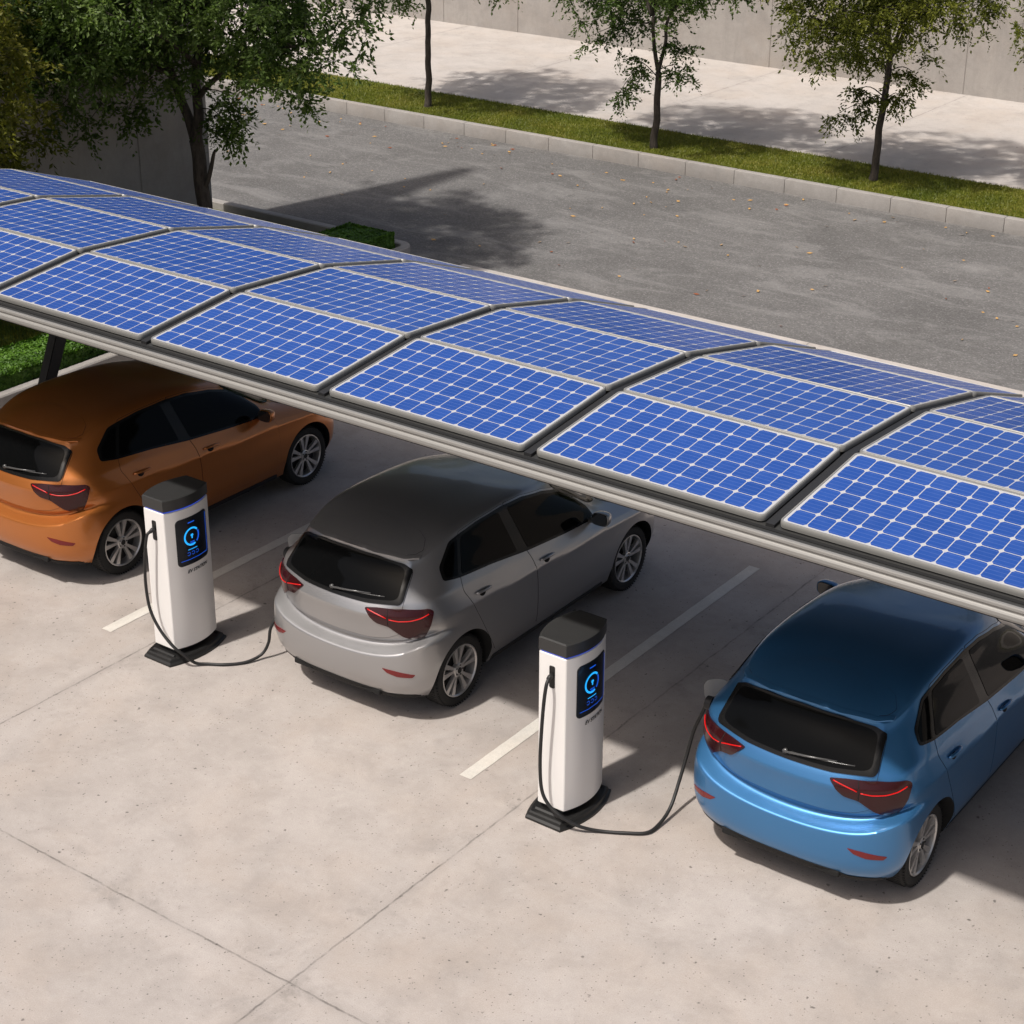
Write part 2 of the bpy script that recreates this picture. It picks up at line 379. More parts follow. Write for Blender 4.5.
# ------------------------------------------------------------------ trees
def make_tree(base, trunk, limbs, crown, sprigs, nclus, nleaf, mat, label, seed, leaf=.034, wood_r=.07, clip=None, zmin=None, group='young street trees on the grass verge'):
    """base: ground point; trunk/limbs: polylines with radii, relative to base; crown: list of (centre, radii) blobs; sprigs: extra leaf tufts"""
    R_ = random.Random(seed); root = empty('broadleaf_tree', base); bx = Vector(base)
    bm = bmesh.new(); nodes = []
    def add(poly, n=9):
        pts = [Vector(p[:3]) for p in poly]; rr = [p[3] for p in poly]
        sp = spline(pts, 5); rs = []
        for i in range(len(pts)-1):
            for k in range(5): rs.append(rr[i]+(rr[i+1]-rr[i])*k/5)
        rs.append(rr[-1])
        sp = [p+Vector((noise.noise(p*3+Vector((seed, 0, 0))), noise.noise(p*3+Vector((0, seed, 0))), 0))*min(.035, .4*r+.012) for p, r in zip(sp, rs)]
        tube(bm, sp, rs, n); nodes.extend(zip(sp, rs)); return sp, rs
    add(trunk, 12)
    for l in limbs: add(l)
    main = [(p, r) for p, r in nodes if p.z > min(l[0][2] for l in limbs)]
    # leaf clusters through the crown's volume, thinned by noise so that gaps open up
    cl = []; tries = 0
    wts = [c[1][0]*c[1][1]*c[1][2] for c in crown]; tw = sum(wts)
    while len(cl) < nclus and tries < nclus*40:
        tries += 1; r = R_.random()*tw; k = 0
        while r > wts[k]: r -= wts[k]; k += 1
        c, rad = crown[k]; u = Vector((R_.gauss(0, 1), R_.gauss(0, 1), R_.gauss(0, 1))).normalized()*(R_.random()**.42)
        wob = 1+.22*noise.noise(u*2.3+Vector((seed, k, 0)))
        p = Vector(c)+Vector((u.x*rad[0], u.y*rad[1], u.z*rad[2]))*wob
        if noise.noise(p*1.15+Vector((seed*3.1, 0, 0))) < -.16: continue
        if zmin is not None and p.z < zmin+.25*noise.noise(p*1.7): continue
        if clip and not clip(bx+p): continue
        cl.append(p)
    order = sorted(cl, key=lambda p: min((p-q).length for q, _ in main))
    for p in order:                                              # twig from the nearest wood to each cluster
        best = min(nodes, key=lambda n_: (n_[0]-p).length+(.6 if n_[0].z > p.z+.3 else 0)+(.8 if n_[0].z < limbs[0][0][2]-.05 else 0))
        q, r0 = best; L_ = (p-q).length
        if L_ > 1.6: continue
        mid = (p+q)/2+Vector((R_.uniform(-.1, .1), R_.uniform(-.1, .1), .10*L_+.03)); r1 = min(r0*.6, .006+.010*L_)
        sp = [q, mid, p]; tube(bm, sp, [r1, r1*.7, .003], 4, cap=False)
        nodes.append((mid, r1*.7)); nodes.append((p, .004))
    for q, p, r in sprigs: pass
    for q, p, r in sprigs:
        q, p = Vector(q), Vector(p); mid = (p+q)/2+Vector((0, 0, .10)); tube(bm, spline([q, mid, p], 4), [r, r*.9, r*.8, r*.7, r*.6, r*.5, r*.4, r*.3, .003], 6, cap=False)
        for k in range(9):
            t = .35+.65*k/8; c = q.lerp(p, t)+Vector((R_.gauss(0, .07), R_.gauss(0, .07), R_.gauss(0, .05)-.03)); cl.append(c)
    wood = bm_obj('trunk', bm, M['bark'], root, smooth=True)
    vs, fs, tone = [], [], []
    top = max(p.z for p in cl)
    for ci, p in enumerate(cl):
        ct = .5+.55*noise.noise(p*1.3+Vector((0, 0, seed)))+R_.uniform(-.12, .12)
        nst = 5
        for s_ in range(nst):                                     # a few drooping sprays per cluster, leaves in pairs along each
            d = Vector((R_.uniform(-1, 1), R_.uniform(-1, 1), R_.uniform(-.75, .45))).normalized(); Ls = R_.uniform(.14, .30)
            nl = max(3, nleaf//nst)
            for k in range(nl):
                t = (k+R_.random()*.6)/nl; c = p+d*Ls*t+Vector((0, 0, -.16*t*t))+Vector((R_.gauss(0, .014), R_.gauss(0, .014), R_.gauss(0, .014)))
                ax = (d+Vector((R_.uniform(-1, 1), R_.uniform(-1, 1), R_.uniform(-.8, .3)))*.9).normalized()
                up = (Vector((R_.uniform(-1, 1), R_.uniform(-1, 1), R_.uniform(.0, 1.6)))).normalized()
                w = ax.cross(up)
                if w.length < .1: continue
                w = w.normalized(); s = leaf*R_.uniform(.65, 1.25); nn = w.cross(ax)*s*.18
                if clip and not clip(bx+c): continue
                b0 = len(vs); vs += [c, c+ax*s*.9+w*s*.50-nn, c+ax*s*2.0, c+ax*s*.9-w*s*.50-nn]
                fs.append((b0, b0+1, b0+2)); fs.append((b0, b0+2, b0+3))
                tt = min(1, max(0, ct+R_.uniform(-.22, .22))); tone += [tt, tt]
    cr = mesh_obj('crown', vs, fs, mat, root); set_tone(cr, tone)
    tag(root, label, 'tree', group)
    return root
def street_tree(base, dx, forkz, limbs, crown, sprigs, mat, label, seed, nclus=520, **kw):
    tr = [(0, 0, -.05, .085), (.01, 0, .12, .066), (.03, .01, .6, .058), (.06+dx*.3, 0, 1.2, .053), (.08+dx*.7, 0, forkz*.85, .050), (.09+dx, 0, forkz, .052)]
    return make_tree(base, tr, limbs, crown, sprigs, nclus, 62, mat, label, seed, **kw)
F = lambda z, dx: (.09+dx, 0, z)
# tree 3 (right) : forks about 2 m up
def limbset(f, n, seed, h=2.4, spread=1.1, r=.036):
    R_ = random.Random(seed); out = []
    for k in range(n):
        a = 2*pi*k/n+R_.uniform(-.3, .3); sp = spread*R_.uniform(.55, 1.1); hh = h*R_.uniform(.75, 1.1)
        out.append([(*f, r), (f[0]+cos(a)*sp*.28, f[1]+sin(a)*sp*.28, f[2]+hh*.28, r*.8), (f[0]+cos(a)*sp*.65, f[1]+sin(a)*sp*.65, f[2]+hh*.62, r*.5), (f[0]+cos(a)*sp, f[1]+sin(a)*sp, f[2]+hh, r*.22)])
        m = out[-1][2]
        for j in range(2):
            a2 = a+R_.uniform(-1.2, 1.2)
            out.append([(m[0], m[1], m[2], r*.4), (m[0]+cos(a2)*.35, m[1]+sin(a2)*.35, m[2]+.30, r*.28), (m[0]+cos(a2)*.8, m[1]+sin(a2)*.8, m[2]+.55, r*.12)])
        q = out[-3][1]; a3 = a+R_.uniform(-.5, .5)
        out.append([(q[0], q[1], q[2], r*.45), (q[0]+cos(a3)*.45, q[1]+sin(a3)*.45, q[2]+.22, r*.3), (q[0]+cos(a3)*1.15, q[1]+sin(a3)*1.15, q[2]+.35, r*.12)])
    return out
Z0 = .20
street_tree((-3.70, 16.62, Z0), .02, 1.95, limbset(F(1.95, .02), 5, 31), [((-.10, -.1, 3.55), (1.95, 1.85, 1.75)), ((-.55, -.1, 2.65), (1.45, 1.1, .75)), ((.85, 0, 2.9), (1.05, 1.0, .75))],
    [((.08, 0, 1.35), (-.42, -.05, 1.42), .013), ((.08, 0, 1.28), (-.78, -.1, .92), .012), ((.09, 0, 1.30), (.42, 0, 1.38), .010), ((.09, 0, 1.75), (.55, .1, 1.75), .014), ((.09, 0, 1.80), (-.55, .1, 1.95), .012), ((.0, 0, 2.3), (-1.75, -.1, 2.15), .016)],
    M['leaf_olive'], 'young street tree with olive green leaves, rightmost full tree on the verge', 31, nclus=800, zmin=1.85)
street_tree((-7.68, 16.30, Z0), -.04, 1.30, [[(.05, 0, 1.30, .040), (-.06, 0, 1.75, .033), (-.14, .05, 2.3, .026), (-.35, .1, 3.2, .016)], [(.05, 0, 1.30, .034), (.16, 0, 1.8, .030), (.20, 0, 2.2, .026), (.75, 0, 2.9, .016)]]+limbset((-.14, .05, 2.2), 4, 22, h=2.2)+limbset((.3, 0, 2.35), 3, 23, h=2.1),
    [((-.15, -.1, 3.85), (1.95, 1.85, 1.85)), ((-1.05, -.1, 2.55), (.95, .9, .55)), ((.95, 0, 3.0), (.95, .9, .55))],
    [((.05, 0, 1.20), (-.55, -.05, 1.45), .013), ((-.3, 0, 1.3), (-.72, -.1, .78), .010), ((.06, 0, 1.35), (.65, 0, 1.38), .011), ((.1, 0, 1.9), (.5, .1, 1.7), .012), ((-.1, 0, 2.1), (-1.3, -.2, 1.75), .014)],
    M['leaf_green'], 'young street tree with a forked trunk, middle one of the trees on the verge', 22, nclus=760, zmin=2.05)
street_tree((-12.78, 16.45, Z0), -.05, 2.1, limbset(F(2.1, -.05), 5, 13), [((0, 0, 3.95), (2.1, 1.9, 1.75)), ((1.55, -.2, 2.9), (.9, .8, .55)), ((-.8, -.1, 2.75), (.9, .8, .5))],
    [((.0, 0, 2.0), (-.75, 0, 1.95), .012), ((.6, 0, 2.6), (2.0, -.1, 2.25), .013)],
    M['leaf_green'], 'young street tree whose bare trunk shows left of the middle, crown cut off above', 13, nclus=700, zmin=2.35)
street_tree((.42, 16.62, Z0), .02, 2.0, limbset(F(2.0, .02), 5, 44), [((.1, 0, 3.6), (1.9, 1.8, 1.7)), ((-.8, 0, 2.7), (1.2, 1.0, .7))],
    [((.0, 0, 2.1), (-1.75, -.1, 2.35), .014), ((0, 0, 1.9), (-1.72, -.1, 2.05), .014)], M['leaf_olive'], 'street tree beyond the right edge, only a leafy twig of it showing', 44, nclus=520, zmin=2.0)
inside_yard = lambda w: w.x > -10.70 or w.y > 9.1 or w.z > 9.5
# big tree at the concrete wall
bt = [(-.05, 0, -.05, .155), (0, 0, .2, .125), (.0, 0, .8, .105), (-.03, .0, 1.35, .100), (-.08, 0, 1.75, .095)]
bl = [[(-.06, 0, 1.60, .075), (-.22, 0, 2.10, .066), (-.42, -.05, 2.65, .058), (-.75, -.2, 3.5, .040), (-1.0, -.4, 4.6, .02)],
      [(-.05, 0, 1.65, .078), (.02, 0, 2.15, .070), (-.02, .05, 2.7, .062), (.25, .1, 3.6, .045), (.5, .2, 5.0, .02)],
      [(.0, 0, 1.05, .040), (.14, .0, 1.25, .034), (.24, 0, 1.55, .026), (.30, 0, 1.66, .016)],
      [(.0, 0, 2.3, .045), (.5, .1, 2.75, .034), (1.3, .1, 3.1, .022), (2.3, .1, 3.3, .010)],
      [(-.4, 0, 2.6, .045), (-.9, -.7, 2.9, .032), (-1.1, -1.6, 3.2, .020), (-1.2, -2.4, 3.2, .010)],
      [(.0, 0, 2.8, .04), (.3, -.8, 3.3, .03), (.5, -1.8, 3.7, .015)]]+limbset((-.5, 0, 3.1), 5, 71, h=3.0, spread=1.8, r=.05)+limbset((.2, 0, 3.2), 5, 72, h=3.0, spread=2.0, r=.05)
make_tree((-9.30, 7.20, .10), bt, bl, [((-.1, .1, 4.6), (2.65, 2.6, 2.1)), ((1.45, .2, 3.3), (1.30, 1.2, .8)), ((-.8, -1.2, 3.1), (1.3, 1.5, .9)), ((-.3, -2.0, 3.9), (1.4, 1.2, 1.2))],
    [((.1, 0, 2.45), (.85, 0, 2.30), .013), ((.6, 0, 2.4), (.75, .0, 1.85), .010), ((.1, 0, 2.2), (.50, .1, 1.95), .010), ((1.6, .1, 3.0), (2.0, .1, 2.45), .010), ((-.5, -.3, 2.6), (-.95, -.5, 1.95), .012), ((-.6, -.5, 2.6), (-1.0, -1.2, 1.95), .012), ((-.7, -1, 2.7), (-.9, -1.9, 2.15), .012)],
    2200, 54, M['leaf_green'], 'big dark green tree in front of the tall concrete wall, at top left', 5, leaf=.037, clip=inside_yard, zmin=2.62, group='trees in the planting bed')
yt = [(0, 0, -.05, .10), (0, 0, .5, .075), (.03, 0, 1.4, .065), (0, 0, 2.1, .06)]
make_tree((-9.55, 2.55, .10), yt, limbset((0, 0, 2.0), 5, 81, h=2.6, spread=1.2), [((.0, .15, 3.7), (1.55, 1.75, 1.9)), ((.1, .9, 2.7), (1.0, 1.0, .9))],
    [((.1, .5, 2.6), (.35, 2.15, 2.25), .012), ((.1, .5, 2.9), (.3, 2.1, 2.75), .012), ((.1, .4, 2.2), (.3, 1.6, 1.75), .012)], 800, 40, M['leaf_yellow'], 'tree with yellow green leaves at the left edge, above the solar roof', 8, leaf=.042, clip=inside_yard, zmin=1.6, group='trees in the planting bed')
# ------------------------------------------------------------------ car
def lerp_tab(tab, x):
    if x <= tab[0][0]: return tab[0][1]
    for (a, va), (b, vb) in zip(tab, tab[1:]):
        if x <= b: return va+(vb-va)*(x-a)/(b-a)
    return tab[-1][1]
def low_ring(w, yr, yf, zt):
    """half outline of the lower body: rear centre .. side .. front centre"""
    ys = [(0, yr), (.42*w, yr+.012), (.76*w, yr+.072), (.935*w, yr+.205), (.992*w, yr+.40), (w, .07), (w, .47), (w, 1.25),
          (w, 2.05), (w*.998, 2.48), (w*.985, yf-.40), (w*.89, yf-.17), (w*.52, yf-.035), (0, yf)]
    return [Vector((x, y, lerp_tab(zt, y))) for x, y in ys]
def lid_ring(w, yr, yf, zt):
    r = low_ring(w, yr, yf, zt)
    for j, x, y in ((1, .355, .025), (2, .625, .10), (3, .775, .23), (4, .852, .40)):
        r[j].x, r[j].y = x*w/.868, yr+y
        r[j].z = lerp_tab(zt, r[j].y)
    return r
def body_cage():
    R = []
    flat = lambda z: [(0, z), (1, z)]
    R.append(low_ring(.66, -.45, 3.05, flat(.215)))
    R.append(low_ring(.79, -.59, 3.17, flat(.225)))
    R.append(low_ring(.822, -.655, 3.24, flat(.30)))
    R.append(low_ring(.856, -.695, 3.26, flat(.40)))
    R.append(low_ring(.866, -.70, 3.26, flat(.54)))
    R.append(low_ring(.868, -.69, 3.25, [(-.69, .612), (-.68, .622), (-.62, .672), (-.485, .765), (-.29, .775), (.07, .69), (1, .63), (3.3, .62)]))
    R.append(lid_ring(.868, -.580, 3.23, [(-.625, .648), (-.60, .658), (-.525, .705), (-.395, .795), (-.225, .815), (.07, .74), (1, .70), (3.3, .66)]))
    R.append(lid_ring(.866, -.628, 3.20, [(-.61, .74), (-.585, .745), (-.51, .78), (-.38, .845), (-.21, .87), (.07, .82), (1, .78), (3.3, .70)]))
    R.append(lid_ring(.868, -.640, 3.16, [(-.5, .86), (-.2, .93), (.5, .885), (2.1, .825), (3.3, .735)]))
    R.append(lid_ring(.838, -.668, 3.08, [(-.55, .965), (-.2, 1.02), (.5, .96), (2.1, .875), (3.2, .77)]))
    # hood / shoulder ring
    def up(lst): R.append([Vector(p) for p in lst])
    up([(0, -.638, 1.030), (.34, -.612, 1.028), (.60, -.528, 1.042), (.735, -.405, 1.075), (.795, -.25, 1.10), (.805, .07, 1.08), (.808, .47, 1.045), (.812, 1.25, .975),
        (.812, 1.98, .905), (.805, 2.32, .885), (.76, 2.62, .87), (.66, 2.78, .88), (.36, 2.90, .89), (0, 2.93, .90)])
    # window base
    up([(0, -.605, 1.068), (.33, -.58, 1.068), (.600, -.505, 1.082), (.688, -.39, 1.12), (.742, -.20, 1.175), (.762, .07, 1.16), (.770, .47, 1.115), (.785, 1.25, 1.03),
        (.785, 1.80, .965), (.765, 2.02, .945), (.70, 2.16, .945), (.60, 2.24, .955), (.34, 2.36, .975), (0, 2.42, .985)])
    up([(0, -.54, 1.20), (.31, -.51, 1.20), (.578, -.412, 1.197), (.633, -.315, 1.215), (.685, -.135, 1.27), (.712, .08, 1.27), (.722, .47, 1.235), (.735, 1.20, 1.165),
        (.728, 1.66, 1.12), (.70, 1.84, 1.105), (.635, 1.97, 1.10), (.54, 2.05, 1.105), (.31, 2.16, 1.12), (0, 2.21, 1.13)])
    up([(0, -.42, 1.345), (.29, -.40, 1.335), (.552, -.305, 1.308), (.598, -.205, 1.318), (.632, -.06, 1.375), (.652, .12, 1.385), (.662, .47, 1.37), (.67, 1.12, 1.31),
        (.645, 1.45, 1.27), (.61, 1.60, 1.26), (.55, 1.71, 1.26), (.47, 1.78, 1.265), (.27, 1.88, 1.275), (0, 1.93, 1.285)])
    # spoiler lip and roof rail
    up([(0, -.422, 1.420), (.28, -.404, 1.408), (.530, -.300, 1.362), (.590, -.21, 1.350), (.612, -.03, 1.422), (.628, .16, 1.445), (.632, .47, 1.452), (.630, 1.10, 1.415),
        (.605, 1.42, 1.362), (.57, 1.56, 1.345), (.515, 1.66, 1.345), (.43, 1.73, 1.35), (.24, 1.80, 1.36), (0, 1.84, 1.367)])
    up([(0, -.428, 1.43), (.28, -.41, 1.418), (.520, -.300, 1.378), (.572, -.195, 1.376), (.585, -.02, 1.458), (.598, .18, 1.486), (.602, .47, 1.496), (.598, 1.08, 1.468),
        (.565, 1.36, 1.423), (.52, 1.47, 1.408), (.47, 1.55, 1.405), (.39, 1.61, 1.408), (.22, 1.67, 1.415), (0, 1.70, 1.42)])
    up([(0, -.25, 1.463), (.26, -.235, 1.455), (.44, -.18, 1.435), (.505, -.09, 1.445), (.52, .05, 1.487), (.525, .2, 1.510), (.525, .47, 1.522), (.52, 1.03, 1.498),
        (.49, 1.25, 1.465), (.45, 1.33, 1.455), (.40, 1.39, 1.452), (.33, 1.43, 1.453), (.18, 1.47, 1.456), (0, 1.49, 1.459)])
    up([(0, -.06, 1.492), (.18, -.05, 1.490), (.29, -.01, 1.482), (.31, .06, 1.497), (.31, .15, 1.508), (.31, .27, 1.523), (.31, .47, 1.532), (.31, .95, 1.515),
        (.30, 1.08, 1.50), (.28, 1.13, 1.493), (.24, 1.17, 1.49), (.18, 1.20, 1.488), (.10, 1.23, 1.487), (0, 1.245, 1.487)])
    ridge = [Vector((0, y, z)) for y, z in ((.06, 1.508), (.08, 1.510), (.11, 1.513), (.15, 1.517), (.23, 1.523), (.33, 1.53), (.48, 1.54), (.72, 1.535),
                                            (.85, 1.528), (.90, 1.524), (.94, 1.52), (.97, 1.517), (.99, 1.515), (1.01, 1.513))]
    return R, ridge
def build_body_mesh():
    R, ridge = body_cage()
    bm = bmesh.new(); n = 14
    rows = []
    for ring in R:
        right = [bm.verts.new(p) for p in ring]
        left = [bm.verts.new((-p.x, p.y, p.z)) for p in ring[1:-1]]
        rows.append(right+left[::-1])                     # closed loop
    top_r = [bm.verts.new(p) for p in ridge]
    top = top_r+top_r[1:-1][::-1]
    L = len(rows[0])
    for a, b in zip(rows, rows[1:]+[top]):
        for k in range(L):
            k2 = (k+1) % L
            vs = []
            for v in (a[k], a[k2], b[k2], b[k]):
                if v not in vs: vs.append(v)
            if len(vs) > 2: bm.faces.new(vs)
    # floor: zip the two halves of the first row with quads
    r0 = rows[0]
    for i in range(n-1):
        a, b = r0[i], r0[i+1]; c, d = r0[(L-i-1) % L] if i+1 < n else None, r0[(L-i) % L]
        vs = []
        for v in (b, a, d, c):
            if v not in vs: vs.append(v)
        bm.faces.new(vs)
    cl = bm.edges.layers.float.new('crease_edge')
    def crease(i, val, js=None):
        for k in range(L):
            if js is not None and (k if k < n else L-k) not in js: continue
            e = bm.edges.get((rows[i][k], rows[i][(k+1) % L]))
            if e: e[cl] = val
    crease(1, .5); crease(3, .35, range(5, 10)); crease(8, .5, range(4, 11)); crease(5, .75, (0, 1, 2, 3)); crease(6, .3, (0, 1, 2, 3)); crease(7, .65, (0, 1, 2)); crease(9, .55); crease(9, .8, (0, 1, 2)); crease(10, .35, range(3, 11)); crease(14, .8, (0, 1, 2, 3)); crease(15, .8, (0, 1, 2, 3))
    for i in range(10, 14):
        for k in (2, L-2):
            e = bm.edges.get((rows[i][k], rows[i+1][k]))
            if e: e[cl] = .7
    bmesh.ops.recalc_face_normals(bm, faces=bm.faces)
    me = bpy.data.meshes.new('car_cage'); bm.to_mesh(me); bm.free()
    o = bpy.data.objects.new('car_cage', me); COL.objects.link(o)
    s = o.modifiers.new('s', 'SUBSURF'); s.levels = 4; s.render_levels = 4
    cut = bmesh.new()
    for y in (0, 2.552):
        for sx in (-1, 1):
            r = bmesh.ops.create_cone(cut, cap_ends=True, segments=72, radius1=.368, radius2=.368, depth=.5,
                                      matrix=Matrix.Translation((sx*.80, y, .33)) @ Matrix.Rotation(pi/2, 4, 'Y'))
    cm = bpy.data.meshes.new('cut'); cut.to_mesh(cm); cut.free()
    co = bpy.data.objects.new('cut', cm); COL.objects.link(co)
    dg = bpy.context.evaluated_depsgraph_get()
    base = bpy.data.meshes.new_from_object(o.evaluated_get(dg))      # before cutting, for the panels
    s.levels = 3
    b = o.modifiers.new('b', 'BOOLEAN'); b.operation = 'DIFFERENCE'; b.object = co; b.solver = 'EXACT'
    dg = bpy.context.evaluated_depsgraph_get(); dg.update()
    res = bpy.data.meshes.new_from_object(o.evaluated_get(dg)); res.name = 'car_body'
    bpy.data.objects.remove(o); bpy.data.objects.remove(co)
    return base, res
BASE, BODY = build_body_mesh()
def bvh_of(me):
    return BVHTree.FromPolygons([v.co.copy() for v in me.vertices], [tuple(p.vertices) for p in me.polygons])
BVH = bvh_of(BASE)
# ---- panels cut to an outline and laid on the body surface
BN = [v.normal.copy() for v in BASE.vertices]; BP = [v.co.copy() for v in BASE.vertices]; BF = [tuple(p.vertices) for p in BASE.polygons]
def smooth_normal(loc, fi):
    vs = BF[fi]; ws = [1/(1e-6+(BP[i]-loc).length) for i in vs]
    if len(vs) == 4:                                              # bilinear weights for the near-square quads
        a, b, c, d = (BP[i] for i in vs)
        e1 = (b-a); e2 = (d-a)
        u = min(1, max(0, (loc-a).dot(e1)/e1.length_squared)); v = min(1, max(0, (loc-a).dot(e2)/e2.length_squared))
        ws = [(1-u)*(1-v), u*(1-v), u*v, (1-u)*v]
    n = Vector()
    for i, w in zip(vs, ws): n += BN[i]*w
    return n.normalized()
def rounded(pts, r, n=4, step=.03):
    P = [Vector(p) for p in pts]; out = []; N = len(P)
    for i in range(N):
        a, b, c = P[i-1], P[i], P[(i+1) % N]
        ra = min(r, (a-b).length*.45); rc = min(r, (c-b).length*.45)
        s, e = b+(a-b).normalized()*ra, b+(c-b).normalized()*rc
        for k in range(n+1):
            t = k/n; out.append(s*(1-t)**2+b*2*t*(1-t)+e*t*t)
    res = []
    for i, p in enumerate(out):
        q = out[(i+1) % len(out)]; m = max(1, int((q-p).length/step))
        for k in range(m): res.append(p+(q-p)*k/m)
    return res
def inside(p, poly):
    c = False; j = len(poly)-1
    for i in range(len(poly)):
        a, b = poly[i], poly[j]
        if (a.y > p.y) != (b.y > p.y) and p.x < (b.x-a.x)*(p.y-a.y)/(b.y-a.y)+a.x: c = not c
        j = i
    return c
FRAMES = {   # (u, v) -> ray origin, direction, for the right half; 'rear' takes the whole width
    'side': lambda u, v, s: (Vector((2*s, u, v)), Vector((-s, 0, 0))),
    'rear': lambda u, v, s: (Vector((u*s, -3, v)), Vector((0, 1, 0))),
    'front': lambda u, v, s: (Vector((u*s, 6, v)), Vector((0, -1, 0))),
    'top': lambda u, v, s: (Vector((u*s, v, 3)), Vector((0, 0, -1))),
    'corner': lambda u, v, s: (Vector((s*(.8*u+.6*2), .6*u-.8*2, v)), Vector((-.6*s, .8, 0))),
    'fcorner': lambda u, v, s: (Vector((s*(.8*u+.6*2), 2.6-.6*u+.8*2, v)), Vector((-.6*s, -.8, 0))),
}
def hit(frame, u, v, s=1, off=0.):
    o, d = FRAMES[frame](u, v, s); loc, nor, fi, _ = BVH.ray_cast(o, d)
    if loc is None:
        loc, nor, fi, _ = BVH.find_nearest(o+d*1.9)
    n = smooth_normal(loc, fi)
    if n.dot(d) > 0: n = -n
    return loc+n*off, n
def panel(name, outline, frame, mat, parent=None, s=1, off=.003, depth=.008, r=.02, grid=.035, gloss_flat=False):
    pl = rounded([Vector(p) for p in outline], r, step=grid*.8)
    xs = [p.x for p in pl]; ys = [p.y for p in pl]; pts = list(pl); nb = len(pl)
    x = min(xs)+grid*.5
    while x < max(xs):
        y = min(ys)+grid*.5
        while y < max(ys):
            q = Vector((x, y))
            if inside(q, pl) and min((q-b).length for b in pl) > grid*.45: pts.append(q)
            y += grid
        x += grid
    V, E_, F, ov, oe, of = delaunay_2d_cdt([Vector((p.x, p.y)) for p in pts], [], [list(range(nb))], 1, 1e-5)
    verts, nors = [], []
    for v in V:
        l, n = hit(frame, v.x, v.y, s, off); verts.append(l); nors.append(n)
    faces = [list(f) for f in F]
    cnt = {}
    for f in faces:
        for a, b in zip(f, f[1:]+f[:1]): cnt[(a, b)] = 1
    rim = [(a, b) for (a, b) in cnt if (b, a) not in cnt]
    idx = {}
    for a, b in rim:
        for q in (a, b):
            if q not in idx:
                idx[q] = (len(verts), len(verts)+1); verts += [verts[q], verts[q]-nors[q]*depth]; nors += [nors[q], nors[q]]
    base_n = len(faces)
    for a, b in rim:
        faces.append([idx[b][0], idx[a][0], idx[a][1], idx[b][1]])
    me = bpy.data.meshes.new(name); me.from_pydata(verts, [], faces); me.materials.append(mat)
    # orient outward
    f0 = me.polygons[0]
    if f0.normal.dot(nors[faces[0][0]]) < 0: me.flip_normals()
    sm = [True]*base_n+[False]*(len(faces)-base_n); me.polygons.foreach_set('use_smooth', sm)
    ln = []
    for p in me.polygons:
        for vi in p.vertices: ln.append(tuple(nors[vi]) if p.index < base_n else tuple(p.normal))
    me.normals_split_custom_set(ln)
    return link(name, me, parent)
def strip(name, uv, width, frame, mat, parent=None, s=1, off=.003, h=.002):
    """a narrow bead laid on the surface along a line in (u, v)"""
    bm = bmesh.new(); pts = []
    for i in range(len(uv)-1):
        a, b = Vector(uv[i]), Vector(uv[i+1]); m = max(1, int((b-a).length/.03))
        for k in range(m): pts.append(a+(b-a)*k/m)
    pts.append(Vector(uv[-1]))
    tube(bm, [hit(frame, p.x, p.y, s, off)[0] for p in pts], width/2, n=6)
    return bm_obj(name, bm, mat, parent, smooth=True)

def car_paint(name, col, metal=.75, rough=.32, flake=.0):
    m, nt, b = new_mat(name); T = NT(nt)
    b.inputs['Base Color'].default_value = (*col, 1); b.inputs['Metallic'].default_value = metal
    b.inputs['Roughness'].default_value = rough; b.inputs['Coat Weight'].default_value = .55; b.inputs['Coat Roughness'].default_value = .05
    tc = T.n('ShaderNodeTexCoord')
    n = T.noise(tc.outputs['Object'], 900, 2, .5)
    T.bump(n, .06, .0008, b)
    d = T.noise(tc.outputs['Object'], 3.0, 5, .65)
    T.l(T.math('MULTIPLY_ADD', d, .12, rough-.06), b.inputs['Roughness'])
    return m
#M
M['silver'] = car_paint('silver_paint', (.37, .366, .37), .70, .33)
M['orange'] = car_paint('orange_paint', (.49, .165, .038), .62, .32)
M['blue'] = car_paint('blue_paint', (.050, .19, .41), .60, .32)
M['wiper'] = plain('wiper_grey', (.10, .10, .10), .25, .3)
M['gap'] = plain('panel_gap', (.006, .006, .006), .8)
M['under'] = plain('underbody_black', (.006, .006, .006), .85)
M['trim'] = plain('black_trim', (.014, .014, .015), .45)
M['gloss_black'] = plain('gloss_black_trim', (.008, .008, .008), .22, coat=0, ior=1.3)
M['glass'] = plain('tinted_glass', (.003, .0032, .0034), .05, coat=0, spec=.5, ior=1.17)
M['mirror_glass'] = plain('mirror_glass', (.02, .02, .022), .03, spec=.8)
M['tyre'] = plain('tyre_rubber', (.016, .0155, .015), .82)
M['rim'] = plain('alloy_rim', (.60, .585, .57), .34, .75)
M['rim_dark'] = plain('rim_well', (.03, .03, .03), .6, .4)
M['light_red'] = plain('tail_light_lens', (.028, .002, .003), .22, coat=.1)
M['light_bar'] = plain('tail_light_bar', (.5, .005, .005), .3, emit=(1, .004, .004), es=.18)
M['reflector'] = plain('red_reflector', (.14, .008, .009), .25, coat=.3)
M['head'] = plain('headlight_lens', (.25, .26, .27), .06, .3, coat=1)
M['chrome'] = plain('satin_metal', (.45, .45, .46), .25, 1)
M['flap_grey'] = plain('flap_inner_grey', (.07, .07, .07), .5)

